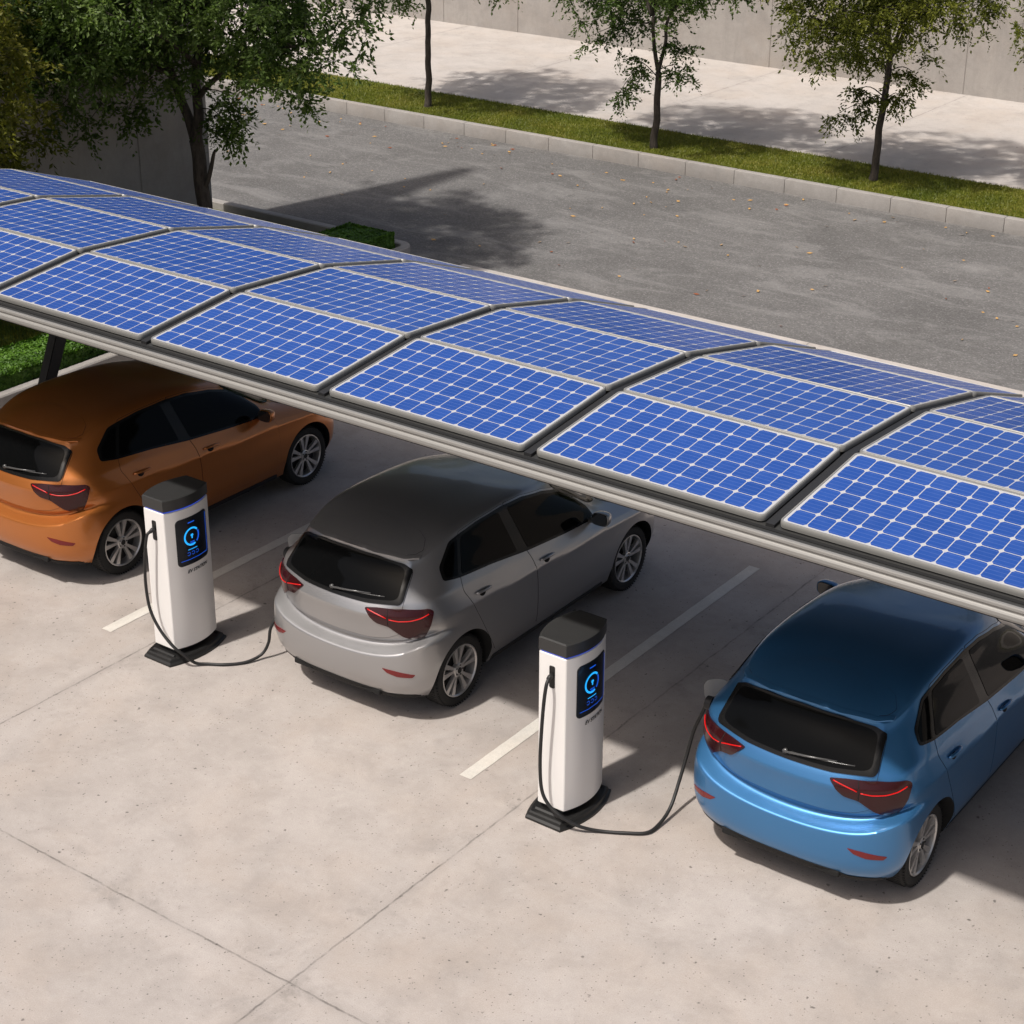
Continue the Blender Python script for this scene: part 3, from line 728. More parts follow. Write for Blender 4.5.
SIDE = dict(
    glass_all=[(-.135, 1.175), (-.115, 1.27), (.075, 1.412), (.20, 1.432), (.45, 1.452), (.80, 1.452), (1.09, 1.43), (1.42, 1.362), (1.75, 1.252), (1.97, 1.04), (1.985, .945), (1.5, .982), (.94, 1.038), (.45, 1.105), (.04, 1.145)],
    quarter=[(-.105, 1.19), (-.085, 1.262), (.085, 1.388), (.165, 1.402), (.03, 1.163)],
    rear=[(.075, 1.160), (.215, 1.410), (.45, 1.430), (.735, 1.430), (.81, 1.078), (.45, 1.123)],
    front=[(.955, 1.056), (.865, 1.425), (1.08, 1.408), (1.40, 1.345), (1.73, 1.235), (1.945, 1.03), (1.955, .968), (1.5, 1.002)],
    rear_door=[(.05, 1.13), (.205, 1.447), (.45, 1.462), (.825, 1.462), (.935, 1.03), (.965, .96), (.992, .76), (1.00, .345), (.42, .345), (.375, .42), (.272, .60), (.125, .87), (.03, 1.05)],
    front_door=[(.944, 1.03), (.834, 1.462), (1.09, 1.442), (1.43, 1.374), (1.77, 1.262), (2.005, 1.04), (2.03, .93), (2.085, .836), (2.105, .656), (2.108, .43), (2.07, .345), (1.009, .345), (1.001, .76), (.974, .96)],
)
def build_wheel(parent, s, y):
    w = empty('wheel', (s*.80, y, .318)); w.parent = parent
    bm = bmesh.new()                                             # tyre: outer face at x = +.005
    prof = [(-.19, .232), (-.20, .262), (-.198, .292), (-.175, .312), (-.15, .317), (-.045, .317), (-.02, .312), (.000, .296), (.006, .268), (.000, .240), (-.012, .229), (-.10, .226)]
    lathe(bm, prof, 64, close=True)
    for k in range(64):                                          # tread blocks on the shoulder
        a = 2*pi*k/64
        box(bm, (-.010, cos(a)*.3075, sin(a)*.3075), (.022, .008, .008), rot=Matrix.Rotation(a, 3, 'X'))
        box(bm, (-.100, cos(a+.05)*.3165, sin(a+.05)*.3165), (.130, .006, .003), rot=Matrix.Rotation(a, 3, 'X'))
    ty = bm_obj('tyre', bm, M['tyre'], w, angle=35)
    bm = bmesh.new()
    lathe(bm, [(-.012, .230), (-.001, .229), (.000, .222), (-.010, .214), (-.060, .208), (-.17, .205)], 64)
    # five pairs of spokes, each pair a V that opens towards the rim
    for k in range(5):
        a0 = 2*pi*k/5+.31
        for side in (-1, 1):
            a1, a2 = a0+side*.16, a0+side*.225
            def P(a, r, x): return Vector((x, cos(a)*r, sin(a)*r))
            inner, outer = P(a1*1+0, .048, -.022), P(a2, .214, -.010)
            d = (outer-inner); t = d.normalized(); wv = Vector((1, 0, 0)).cross(t).normalized()
            vs = []
            for q, ww, dep in ((inner, .0125, .030), (inner+d*.45, .016, .030), (outer, .025, .026)):
                ring = [q+wv*ww+Vector((-dep, 0, 0)), q+wv*ww*.92, q-wv*ww*.92, q-wv*ww+Vector((-dep, 0, 0))]
                vs.append([bm.verts.new(v) for v in ring])
            for A, B in zip(vs, vs[1:]):
                for i in range(4): bm.faces.new((A[i], A[(i+1) % 4], B[(i+1) % 4], B[i]))
            bm.faces.new(vs[0][::-1]); bm.faces.new(vs[-1])
    lathe(bm, [(-.05, .062), (-.016, .060), (-.012, .052), (-.014, .034), (-.010, .030), (-.010, .004)], 32)
    rim = bm_obj('rim', bm, M['rim'], w, angle=30)
    bm = bmesh.new()
    lathe(bm, [(-.085, .226), (-.085, .15), (-.075, .148), (-.075, .01)], 40)      # dark barrel and brake disc
    tube(bm, [(-.012, 0, 0), (-.006, 0, 0)], .026, 24)
    for k in range(5):
        a = 2*pi*k/5; tube(bm, [(-.018, cos(a)*.044, sin(a)*.044), (-.008, cos(a)*.044, sin(a)*.044)], .007, 8)
    hub = bm_obj('brake_disc', bm, M['rim_dark'], w, angle=30)
    if s < 0:
        for o in (ty, rim, hub): o.rotation_euler = (0, 0, pi)
    return w
def build_car():
    root = empty('hatchback_car')
    P_ = M['silver']
    for m in (P_, M['under']): BODY.materials.append(m)
    for p in BODY.polygons:
        c = p.center; p.use_smooth = True
        for y in (0, 2.552):
            if (abs(hypot(c.y-y, c.z-.33)-.368) < .006 and abs(p.normal.x) < .2) or (abs(abs(c.x)-.55) < .004 and hypot(c.y-y, c.z-.33) < .372): p.material_index = 1; p.use_smooth = False
        if p.normal.z < -.6 and c.z < .30: p.material_index = 1
    BODY.set_sharp_from_angle(angle=radians(50))
    body = link('body', BODY, root)
    painted = [body]
    G = M['gap']
    def gap(outline, frame, parent, s=1, r=.02, g=.0028):
        """thin black rebate round a panel: a slightly larger outline just under it"""
        P = [Vector(p) for p in outline]; c = sum(P, Vector((0, 0)))/len(P); N = len(P); area = sum(P[i-1].x*P[i].y-P[i].x*P[i-1].y for i in range(N))
        out = []
        for i in range(N):
            e1 = (P[i]-P[i-1]).normalized(); e2 = (P[(i+1) % N]-P[i]).normalized(); sg = 1 if area > 0 else -1
            n1 = Vector((e1.y, -e1.x))*sg; n2 = Vector((e2.y, -e2.x))*sg; nn = (n1+n2)
            nn = nn/max(.5, nn.length_squared/2) if nn.length > .1 else n1
            out.append(P[i]+nn*g)
        return panel('shut_line', out, frame, G, parent, s, off=.0012, depth=.004, r=r)
    for s in (-1, 1):
        gap(SIDE['rear_door'], 'side', body, s, r=.03); gap(SIDE['front_door'], 'side', body, s, r=.03)
        rd = panel('door', SIDE['rear_door'], 'side', P_, root, s, r=.03); fd = panel('door', SIDE['front_door'], 'side', P_, root, s, r=.03)
        painted += [rd, fd]
        for d_, nm, clip in ((rd, 'rear', 0), (fd, 'front', 1)):
            pass
        panel('window_surround', SIDE['glass_all'], 'side', M['gloss_black'], root, s, off=.0055, depth=.006, r=.03)
        q = panel('window', SIDE['quarter'], 'side', M['glass'], root, s, off=.0085, depth=.006, r=.018)
        panel('window', SIDE['rear'], 'side', M['glass'], rd, s, off=.0085, depth=.006, r=.03)
        panel('window', SIDE['front'], 'side', M['glass'], fd, s, off=.0085, depth=.006, r=.03)
        # handles: recess shade painted as a flat black patch, grab bar over it
        for d_, hy, hz in ((rd, .255, .963), (fd, 1.16, .905)):
            rec = [(hy-.015+.040*cos(a), hz-.010+.024*sin(a)) for a in [2*pi*k/14 for k in range(14)]]
            panel('recess_shade', rec, 'side', M['trim'] if False else M['gap'], d_, s, off=.0045, depth=.003, r=.01, grid=.02)
            bm = bmesh.new(); pts = []
            for k in range(9):
                t = k/8; l, n = hit('side', hy-.10+.20*t, hz+.012-.012*t, s, .008+.020*sin(pi*t)**.6); pts.append(l)
            tube(bm, pts, [.008]+[.0125]*7+[.009], 10)
            h = bm_obj('door_handle', bm, P_, d_, smooth=True); painted.append(h)
        # waist crease highlight is in the body; lower door crease as a raised bead
        # door mirror
        bm = bmesh.new()
        c = Vector((s*.945, 1.86, 1.035))
        for k, (dy, w_, h_) in enumerate(()): pass
        rings = []                                               # housing: rounded shell, flat towards the rear, domed in front
        for dy, sc in ((-.045, .97), (-.035, 1.0), (.0, .98), (.035, .86), (.058, .60), (.068, .25)):
            ring = []
            for k in range(20):
                a = 2*pi*k/20; ex = lambda t: abs(t)**.62*(1 if t > 0 else -1)
                ring.append(bm.verts.new(c+Vector((s*(.088*ex(cos(a))*sc-dy*.10), dy, (.062*ex(sin(a)) + .008*cos(a))*sc))))
            rings.append(ring)
        for A, B in zip(rings, rings[1:]):
            for k in range(20): bm.faces.new((A[k], A[(k+1) % 20], B[(k+1) % 20], B[k]))
        bm.faces.new(rings[0]); bm.faces.new(rings[-1])
        tube(bm, [(s*.80, 1.90, .965), (s*.90, 1.88, .985)], [.03, .022], 10)
        mr = bm_obj('door_mirror', bm, P_, fd, smooth=True); painted.append(mr)
        bm = bmesh.new(); vs = []
        for dy, sc in ((-.052, .90), (-.043, .93)):
            vs.append([bm.verts.new(c+Vector((s*(.088*abs(cos(2*pi*k/20))**.62*(1 if cos(2*pi*k/20) > 0 else -1)*sc), dy, (.062*abs(sin(2*pi*k/20))**.62*(1 if sin(2*pi*k/20) > 0 else -1)+.008*cos(2*pi*k/20))*sc))) for k in range(20)])
        for k in range(20): bm.faces.new((vs[0][k], vs[0][(k+1) % 20], vs[1][(k+1) % 20], vs[1][k]))
        bm.faces.new(vs[0]); bm_obj('mirror_glass', bm, M['mirror_glass'], fd)
        # rear lights
        LO = [(-.112, 1.018), (0, 1.034), (.19, 1.046), (.40, 1.034), (.436, 1.008), (.412, .90), (.352, .776), (.22, .798), (.185, .815), (.08, .893), (-.02, .914), (-.085, .975)]
        tl = panel('tail_light', LO, 'corner', M['light_red'], root, s, off=.012, depth=.016, r=.02, grid=.025)
        def bar(uv):
            bm = bmesh.new(); pts = []
            for i in range(len(uv)-1):
                a, b = Vector(uv[i]), Vector(uv[i+1])
                for k in range(4): pts.append(a+(b-a)*k/4)
            pts.append(Vector(uv[-1])); tube(bm, [hit('corner', p.x, p.y, s, .0125)[0] for p in pts], .0045, 6)
            return bm_obj('light_bar', bm, M['light_bar'], tl, smooth=True)
        bar([(-.085, 1.008), (-.02, .990), (.062, .968)]); bar([(.085, .964), (.16, .955), (.25, .958), (.33, .972), (.395, .995)])
        strip('lens_split', [(.073, 1.036), (.076, .897)], .006, 'corner', M['gap'], tl, s, off=.012)
        panel('rear_reflector', [(.018, .548), (.11, .540), (.20, .524), (.287, .506), (.262, .482), (.14, .488), (.06, .512)], 'corner', M['reflector'], root, s, off=.004, depth=.008, r=.008, grid=.02)
        panel('headlight', [(.24, .68), (.42, .72), (.55, .755), (.58, .73), (.53, .66), (.42, .63), (.26, .62)], 'fcorner', M['head'], root, s, off=.006, depth=.02, r=.03)
        for y in (0, 2.552): build_wheel(root, s, y)
        # sill strip
        panel('sill_trim', [(.42, .285), (2.08, .285), (2.10, .235), (.40, .235)], 'side', M['trim'], root, s, off=.006, depth=.01, r=.01)
    # tailgate
    half = [(0, .748), (.34, .753), (.50, .780), (.600, .825), (.60, .90), (.612, .99), (.615, 1.08), (.592, 1.20), (.570, 1.292), (.50, 1.33), (.28, 1.375), (0, 1.388)]
    out = half+[(-x, z) for x, z in half[-2:0:-1]]
    gap(out, 'rear', body, r=.03)
    tg = panel('tailgate', out, 'rear', P_, root, r=.03); painted.append(tg)
    hw = [(0, 1.046), (.32, 1.048), (.596, 1.070), (.608, 1.10), (.588, 1.19), (.566, 1.300), (.50, 1.338), (.27, 1.376), (0, 1.390)]
    panel('window_surround', hw+[(-x, z) for x, z in hw[-2:0:-1]], 'rear', M['gloss_black'], tg, off=.012, depth=.012, r=.02)
    hw = [(0, 1.072), (.30, 1.074), (.53, 1.094), (.565, 1.12), (.548, 1.19), (.526, 1.292), (.46, 1.325), (.25, 1.36), (0, 1.374)]
    panel('rear_window', hw+[(-x, z) for x, z in hw[-2:0:-1]], 'rear', M['glass'], tg, off=.0155, depth=.006, r=.05)
    # wiper
    bm = bmesh.new()
    l0 = hit('rear', -.02, 1.088, 1, .024)[0]; l1 = hit('rear', .16, 1.10, 1, .034)[0]; l2 = hit('rear', .34, 1.115, 1, .024)[0]
    tube(bm, [l0+Vector((0, .01, 0)), l0-Vector((0, .012, 0))], .019, 12)
    tube(bm, [l0-Vector((0, .012, 0)), l1, l2], [.010, .008, .005], 8)
    tube(bm, [hit('rear', .02+.44*k/8, 1.094+.016*k/8, 1, .020)[0] for k in range(9)], .0045, 6)
    bm_obj('wiper', bm, M['wiper'], tg, smooth=True)
    # spoiler skin on the roof edge
    sp = [(0, -.405), (.27, -.386), (.44, -.318), (.530, -.225), (.555, -.15), (.50, -.055), (.40, .0), (.20, .045), (0, .058)]
    so = sp+[(-x, y) for x, y in sp[-2:0:-1]]
    gap(so, 'top', body, r=.015, g=.002)
    painted.append(panel('spoiler', so, 'top', P_, root, r=.015, off=.0035, depth=.012))
    tab = [(0, -.412), (.27, -.396), (.50, -.305), (.575, -.215)]
    bm = bmesh.new(); rows = []
    for k in range(41):                                           # overhanging lip with the shallow swage over the middle of the glass
        x = -.575+1.150*k/40; a = abs(x); y = lerp_tab(tab, a); p, n = hit('top', x, y+.030)
        o = .036*(1-.35*(a/.568)**4); sw = .008/(1+math.exp((a-.17)/.015))
        rows.append([bm.verts.new(q) for q in (p+Vector((0, .012, .0035)), p+Vector((0, -.012, .0045)), p+Vector((0, -.030-o*.6, -.010)), p+Vector((0, -.032-o*.6, -.018+sw)), p+Vector((0, -.020, -.030+sw)), p+Vector((0, .012, -.030)))])
    for A, B in zip(rows, rows[1:]):
        for i in range(6): bm.faces.new((A[i], A[(i+1) % 6], B[(i+1) % 6], B[i]))
    bm.faces.new(rows[0][::-1]); bm.faces.new(rows[-1])
    painted.append(bm_obj('spoiler_lip', bm, P_, root, angle=35))
    # lower rear apron
    ap = [(0, .232), (.30, .232), (.60, .238), (.72, .26), (.71, .285), (.62, .292), (.50, .285), (.44, .315), (0, .322)]
    panel('rear_apron', ap+[(-x, z) for x, z in ap[-2:0:-1]], 'rear', M['under'], root, off=.005, depth=.012, r=.01)
    for s in (-1, 1):
        bm = bmesh.new(); box(bm, hit('rear', s*.36, .285, 1, .0)[0]+Vector((0, .02, 0)), (.20, .07, .05), .01)
        bm_obj('exhaust_trim', bm, M['under'], root)
    # windscreen and grille
    ws = [(0, 1.015), (.34, 1.005), (.62, .985), (.655, 1.02), (.60, 1.20), (.54, 1.335), (.40, 1.375), (0, 1.39)]
    panel('windscreen', ws+[(-x, z) for x, z in ws[-2:0:-1]], 'front', M['glass'], root, off=.006, depth=.008, r=.04)
    gr = [(0, .66), (.45, .655), (.50, .60), (.42, .575), (0, .57)]
    panel('grille', gr+[(-x, z) for x, z in gr[-2:0:-1]], 'front', M['gloss_black'], root, off=.006, depth=.01, r=.02)
    gr = [(0, .50), (.62, .50), (.70, .40), (.60, .33), (0, .33)]
    panel('air_intake', gr+[(-x, z) for x, z in gr[-2:0:-1]], 'front', M['trim'], root, off=.006, depth=.01, r=.02)
    bo = [(0, 2.41), (.35, 2.38), (.60, 2.28), (.70, 2.4), (.74, 2.62), (.66, 2.88), (.34, 3.06), (0, 3.10)]
    bo2 = bo+[(-x, y) for x, y in bo[-2:0:-1]]
    gap(bo2, 'top', body, r=.03)
    painted.append(panel('bonnet', bo2, 'top', P_, root, r=.03))
    return root, painted
# ------------------------------------------------------------------ solar canopy
M['deck'] = plain('dark_roof_deck', (.075, .075, .073), .45, .6)
M['edge_shade'] = plain('panel_edge_shade', (.008, .008, .008), .8)  # near-black colour standing in for shade below the panels
M['fascia'] = plain('light_grey_fascia', (.25, .243, .23), .55, .2)
M['steel'] = plain('dark_painted_steel', (.020, .020, .021), .55, .1)
M['frame'] = plain('anodised_frame', (.27, .265, .25), .45, .3)
PW, PD = 1.716, 1.035
def pv_mat():
    m, nt, b = new_mat('photovoltaic_cells'); T = NT(nt); tc = T.n('ShaderNodeTexCoord'); sep = T.n('ShaderNodeSeparateXYZ'); T.l(tc.outputs['Object'], sep.inputs[0])
    mx, my = .030, .030; px, py = (PW-2*mx)/12, (PD-2*my)/6
    u = T.math('DIVIDE', T.math('SUBTRACT', sep.outputs[0], mx), px); v = T.math('DIVIDE', T.math('SUBTRACT', sep.outputs[1], my), py)
    du = T.math('ABSOLUTE', T.math('SUBTRACT', T.math('FRACT', u), .5)); dv = T.math('ABSOLUTE', T.math('SUBTRACT', T.math('FRACT', v), .5))
    inu = T.math('LESS_THAN', du, .477); inv = T.math('LESS_THAN', dv, .480)
    ch = T.math('LESS_THAN', T.math('ADD', du, dv), .845)
    inx = T.math('MULTIPLY', T.math('GREATER_THAN', u, 0), T.math('LESS_THAN', u, 12)); iny = T.math('MULTIPLY', T.math('GREATER_THAN', v, 0), T.math('LESS_THAN', v, 6))
    cell = T.math('MULTIPLY', T.math('MULTIPLY', T.math('MULTIPLY', inu, inv), ch), T.math('MULTIPLY', inx, iny))
    fb = T.math('FRACT', T.math('MULTIPLY', v, 4)); bus = T.math('LESS_THAN', T.math('ABSOLUTE', T.math('SUBTRACT', fb, .5)), .055)
    wn = T.n('ShaderNodeTexWhiteNoise', noise_dimensions='3D'); cb = T.n('ShaderNodeCombineXYZ'); T.l(T.math('FLOOR', u), cb.inputs[0]); T.l(T.math('FLOOR', v), cb.inputs[1])
    oi = T.n('ShaderNodeObjectInfo'); T.l(oi.outputs['Random'], cb.inputs[2]); T.l(cb.outputs[0], wn.inputs['Vector'])
    base = T.mix(wn.outputs['Value'], (.012, .054, .245), (.016, .065, .285))
    n = T.noise(tc.outputs['Object'], 5, 4, .7); base = T.mix(T.math('MULTIPLY', T.ramp(n, [(.45, 0), (.8, 1)]), .12), base, (.10, .17, .42))
    base = T.mix(T.math('MULTIPLY', bus, .20), base, (.20, .27, .55))
    col = T.mix(cell, (.42, .42, .43), base)
    T.l(col, b.inputs['Base Color']); b.inputs['Roughness'].default_value = .5; b.inputs['Specular IOR Level'].default_value = .25
    b.inputs['Coat Weight'].default_value = .4; b.inputs['Coat Roughness'].default_value = .12; b.inputs['Coat IOR'].default_value = 1.36
    return m
M['pv'] = pv_mat()
def rrect(x0, x1, y0, y1, r, n=5):
    out = []
    for cx, cy, a0 in ((x1-r, y0+r, -pi/2), (x1-r, y1-r, 0), (x0+r, y1-r, pi/2), (x0+r, y0+r, pi)):
        for k in range(n+1): a = a0+pi/2*k/n; out.append((cx+r*cos(a), cy+r*sin(a)))
    return out
def make_panel(parent):
    bm = bmesh.new()
    rows = []
    for ins, z in ((.0, -.042), (-.002, -.026), (.0, -.006), (.004, 0), (.014, .0), (.016, -.006)):
        rows.append([bm.verts.new((x, y, z)) for x, y in rrect(ins, PW-ins, ins, PD-ins, max(.02, .042-ins))])
    for A, B in zip(rows, rows[1:]):
        for k in range(len(A)): bm.faces.new((A[k], A[(k+1) % len(A)], B[(k+1) % len(A)], B[k]))
    bm.faces.new(rows[0])
    pnl = bm_obj('solar_panel', bm, M['frame'], parent, angle=30)
    o2 = rrect(.0155, PW-.0155, .0155, PD-.0155, .028)
    g = mesh_obj('cell_glass', [(x, y, -.0035) for x, y in o2], [tuple(range(len(o2)))], M['pv'], pnl)
    return pnl
PROF = [(-1.253, 3.120), (-.221, 3.231), (.846, 3.172), (1.938, 2.943), (2.985, 2.590)]
NODE0, PITCH = 2.371, 1.818
XL, XR = NODE0-5*PITCH+.0, NODE0+4*PITCH
canopy = empty('solar_canopy', ((XL+XR)/2, 1.0, 0)); ox, oy = canopy.location.x, canopy.location.y
tag(canopy, 'long arched carport roof covered with blue solar panels over the three cars', 'solar carport')
def rel(o): o.location = Vector(o.location)-Vector((ox, oy, 0)); return o
proto = None
for k in range(-5, 4):
    for t in range(4):
        (y0, z0), (y1, z1) = PROF[t], PROF[t+1]; L_ = hypot(y1-y0, z1-z0); a = atan2(z1-z0, y1-y0)
        sc = (L_-.014)/PD
        if proto is None: proto = make_panel(canopy); p = proto
        else:
            p = proto.copy(); COL.objects.link(p); p.parent = canopy
            for ch in proto.children: c = ch.copy(); COL.objects.link(c); c.parent = p
        p.rotation_euler = (a, 0, 0); p.scale = (1, sc, 1)
        p.location = (NODE0+k*PITCH+(PITCH-PW)/2-ox, y0+.007*cos(a)-oy, z0+.007*sin(a))
# deck under the panels, with a raised T section in every gap
bm = bmesh.new()
dk = [(-1.372, 3.070)]+[(y, z-.068) for y, z in PROF]
dk[1] = (-1.26, 3.066)
up = [bm.verts.new((XL-.04-ox, y-oy, z)) for y, z in dk]; up2 = [bm.verts.new((XR+.04-ox, y-oy, z)) for y, z in dk]
lo = [bm.verts.new((XL-.04-ox, y-oy, z-.05)) for y, z in dk]; lo2 = [bm.verts.new((XR+.04-ox, y-oy, z-.05)) for y, z in dk]
for i in range(len(dk)-1):
    bm.faces.new((up[i], up2[i], up2[i+1], up[i+1])); bm.faces.new((lo[i], lo[i+1], lo2[i+1], lo2[i]))
    bm.faces.new((up[i], up[i+1], lo[i+1], lo[i])); bm.faces.new((up2[i], lo2[i], lo2[i+1], up2[i+1]))
bm.faces.new((up[0], lo[0], lo2[0], up2[0])); bm.faces.new((up[-1], up2[-1], lo2[-1], lo[-1]))
bm_obj('roof_deck', bm, M['deck'], canopy)
def along(name, sec, mat, x0, x1):
    """extrude a (y, z) section along x"""
    bm = bmesh.new(); A = [bm.verts.new((x0-ox, y-oy, z)) for y, z in sec]; B = [bm.verts.new((x1-ox, y-oy, z)) for y, z in sec]; n = len(sec)
    for i in range(n): bm.faces.new((A[i], A[(i+1) % n], B[(i+1) % n], B[i]))
    bm.faces.new(A[::-1]); bm.faces.new(B); return bm_obj(name, bm, mat, canopy)
along('shade_strip', [(-1.30, 3.0665), (-1.30, 3.073), (-1.268, 3.073), (-1.268, 3.0665)], M['edge_shade'], XL, XR)  # black strip that paints the shadow along the panels' front edge
along('front_fascia', [(-1.372, 3.088), (-1.392, 3.088), (-1.396, 3.080), (-1.397, 3.066), (-1.392, 3.060), (-1.389, 3.054), (-1.389, 3.047), (-1.396, 3.041), (-1.402, 3.032), (-1.403, 3.012), (-1.398, 2.998), (-1.390, 2.994), (-1.372, 2.994)], M['fascia'], XL-.04, XR+.04)
along('rear_fascia', [(2.99, 2.54), (3.03, 2.52), (3.03, 2.40), (2.99, 2.40)], M['fascia'], XL-.04, XR+.04)
along('front_beam', [(-1.34, 3.01), (-1.22, 3.01), (-1.22, 2.96), (-1.34, 2.96)], M['steel'], XL, XR)
for k in range(-5, 5):                                            # rafters and gap covers follow the arch
    x = NODE0+k*PITCH
    bm = bmesh.new()
    for w, dz0, dz1 in ((.030, -.066, -.030), (.05, -.30, -.12)):
        for i in range(len(PROF)-1):
            (y0, z0), (y1, z1) = PROF[i], PROF[i+1]; vs = [bm.verts.new((x+sx*w-ox, y-oy, z+dz)) for sx in (-1, 1) for (y, z) in ((y0, z0), (y1, z1)) for dz in (dz0 if (y > -1 or w < .04) else -.14, dz1)]
            a, b_, c, d, e, f, g, h = vs
            for q in ((a, b_, d, c), (e, g, h, f), (a, e, f, b_), (c, d, h, g), (b_, f, h, d), (a, c, g, e)): bm.faces.new(q)
    bm_obj('rafter', bm, M['steel'], canopy)
def column(x, y0, y1, z1):
    bm = bmesh.new(); d = Vector((0, y1-y0, z1)); 
    secs = []
    for z, w, dd in ((0.0, .066, .070), (z1, .066, .11)):
        y = y0+(y1-y0)*z/z1
        secs.append([bm.verts.new((x+sx*w-ox, y+sy*dd-oy, z)) for sx, sy in ((-1, -1), (1, -1), (1, 1), (-1, 1))])
    for i in range(4): bm.faces.new((secs[0][i], secs[0][(i+1) % 4], secs[1][(i+1) % 4], secs[1][i]))
    bm.faces.new(secs[0][::-1]); bm.faces.new(secs[1])
    es = [e for e in bm.edges if abs(e.verts[0].co.z-e.verts[1].co.z) > 1]; bmesh.ops.bevel(bm, geom=es, offset=.012, segments=2, affect='EDGES')
    c = bm_obj('column', bm, M['steel'], canopy)
    bm = bmesh.new(); box(bm, (x-ox, y0-oy, .012), (.34, .34, .024), .004, 1)
    for sx in (-1, 1):
        for sy in (-1, 1): tube(bm, [(x+sx*.13-ox, y0+sy*.13-oy, .024), (x+sx*.13-ox, y0+sy*.13-oy, .05)], .014, 6)
    bm_obj('base_plate', bm, M['steel'], c)
for x in (-6.26, 6.55, XR-.4): column(x, 1.45, 2.58, 2.46)

# ------------------------------------------------------------------ charging stations
M['white'] = plain('white_powder_coat', (.74, .72, .70), .32, coat=.25)
M['cap'] = plain('dark_grey_cap', (.030, .030, .030), .38)
M['base'] = plain('black_base', (.012, .012, .012), .42)
M['scr'] = plain('black_screen', (.002, .004, .010), .35, coat=.15)
M['ui'] = plain('screen_glow', (.0, .10, .3), .4, emit=(.02, .42, 1.0), es=1.1)
M['ui2'] = plain('screen_blue', (.0, .02, .15), .4, emit=(.01, .12, .85), es=.75)
M['led'] = plain('blue_light_line', (.0, .02, .3), .4, emit=(.02, .10, .9), es=.7)
M['ink'] = plain('black_lettering', (.012, .012, .012), .5)
M['cable'] = plain('cable_rubber', (.016, .016, .016), .50)
M['cablegrey'] = plain('plug_grey', (.18, .18, .18), .4)
def lens(hy, w0, bulge, n=10, front_round=.012):
    """plan outline: flat narrow ends, long sides bowed outwards"""
    pts = []
    for k in range(n+1): y = -hy+2*hy*k/n; pts.append((w0+bulge*(1-(y/hy)**2), y))
    return pts+[(-x, y) for x, y in pts[::-1]]
def stack(bm, levels):
    rows = [[bm.verts.new((x, y, z)) for x, y in o] for o, z in levels]
    for A, B in zip(rows, rows[1:]):
        for k in range(len(A)): bm.faces.new((A[k], A[(k+1) % len(A)], B[(k+1) % len(A)], B[k]))
    bm.faces.new(rows[0][::-1]); bm.faces.new(rows[-1])
HY, W0, BU = .256, .118, .066
def fx(y): return W0+BU*(1-(y/HY)**2)
def face_pt(y, z, off): return Vector((fx(y)+off, y, z))
def plate(name, poly, mat, parent, off, thick=.002, seg=8):
    """flat outline in (y, z) wrapped on the bowed face"""
    ys = [p[0] for p in poly]; pl = []
    for i, p in enumerate(poly):
        q = poly[(i+1) % len(poly)]; m = max(1, int(abs(q[0]-p[0])/.03))
        for k in range(m): pl.append(Vector((p[0]+(q[0]-p[0])*k/m, p[1]+(q[1]-p[1])*k/m)))
    nb = len(pl); pts = list(pl); x = min(ys)+.02
    while x < max(ys):
        z = min(p.y for p in pl)+.02
        while z < max(p.y for p in pl):
            q = Vector((x, z))
            if inside(q, pl) and min((q-b).length for b in pl) > .012: pts.append(q)
            z += .04
        x += .03
    V, _, Fc, _, _, _ = delaunay_2d_cdt(pts, [], [list(range(nb))], 1, 1e-6)
    vs = [face_pt(v.x, v.y, off) for v in V]; fs = [list(f) for f in Fc]
    cnt = {(a, b): 1 for f in fs for a, b in zip(f, f[1:]+f[:1])}; rim = [e for e in cnt if (e[1], e[0]) not in cnt]; idx = {}
    for a, b in rim:
        for q in (a, b):
            if q not in idx: idx[q] = len(vs); vs.append(vs[q]-Vector((thick, 0, 0)))
    for a, b in rim: fs.append([b, a, idx[a], idx[b]])
    bm = bmesh.new(); bv = [bm.verts.new(v) for v in vs]
    for f in fs: bm.faces.new([bv[i] for i in f])
    return bm_obj(name, bm, mat, parent, angle=30)
def ribbon(name, pts, w, mat, parent, off):
    P = [Vector(p) for p in pts]; L, R_ = [], []
    for i, p in enumerate(P):
        t = (P[min(i+1, len(P)-1)]-P[max(i-1, 0)]).normalized(); n = Vector((-t.y, t.x))*w/2; L.append(p+n); R_.append(p-n)
    vs = [face_pt(v.x, v.y, off) for v in L]+[face_pt(v.x, v.y, off) for v in R_]; n = len(P)
    return mesh_obj(name, vs, [(i, i+1, n+i+1, n+i) for i in range(n-1)], mat, parent)
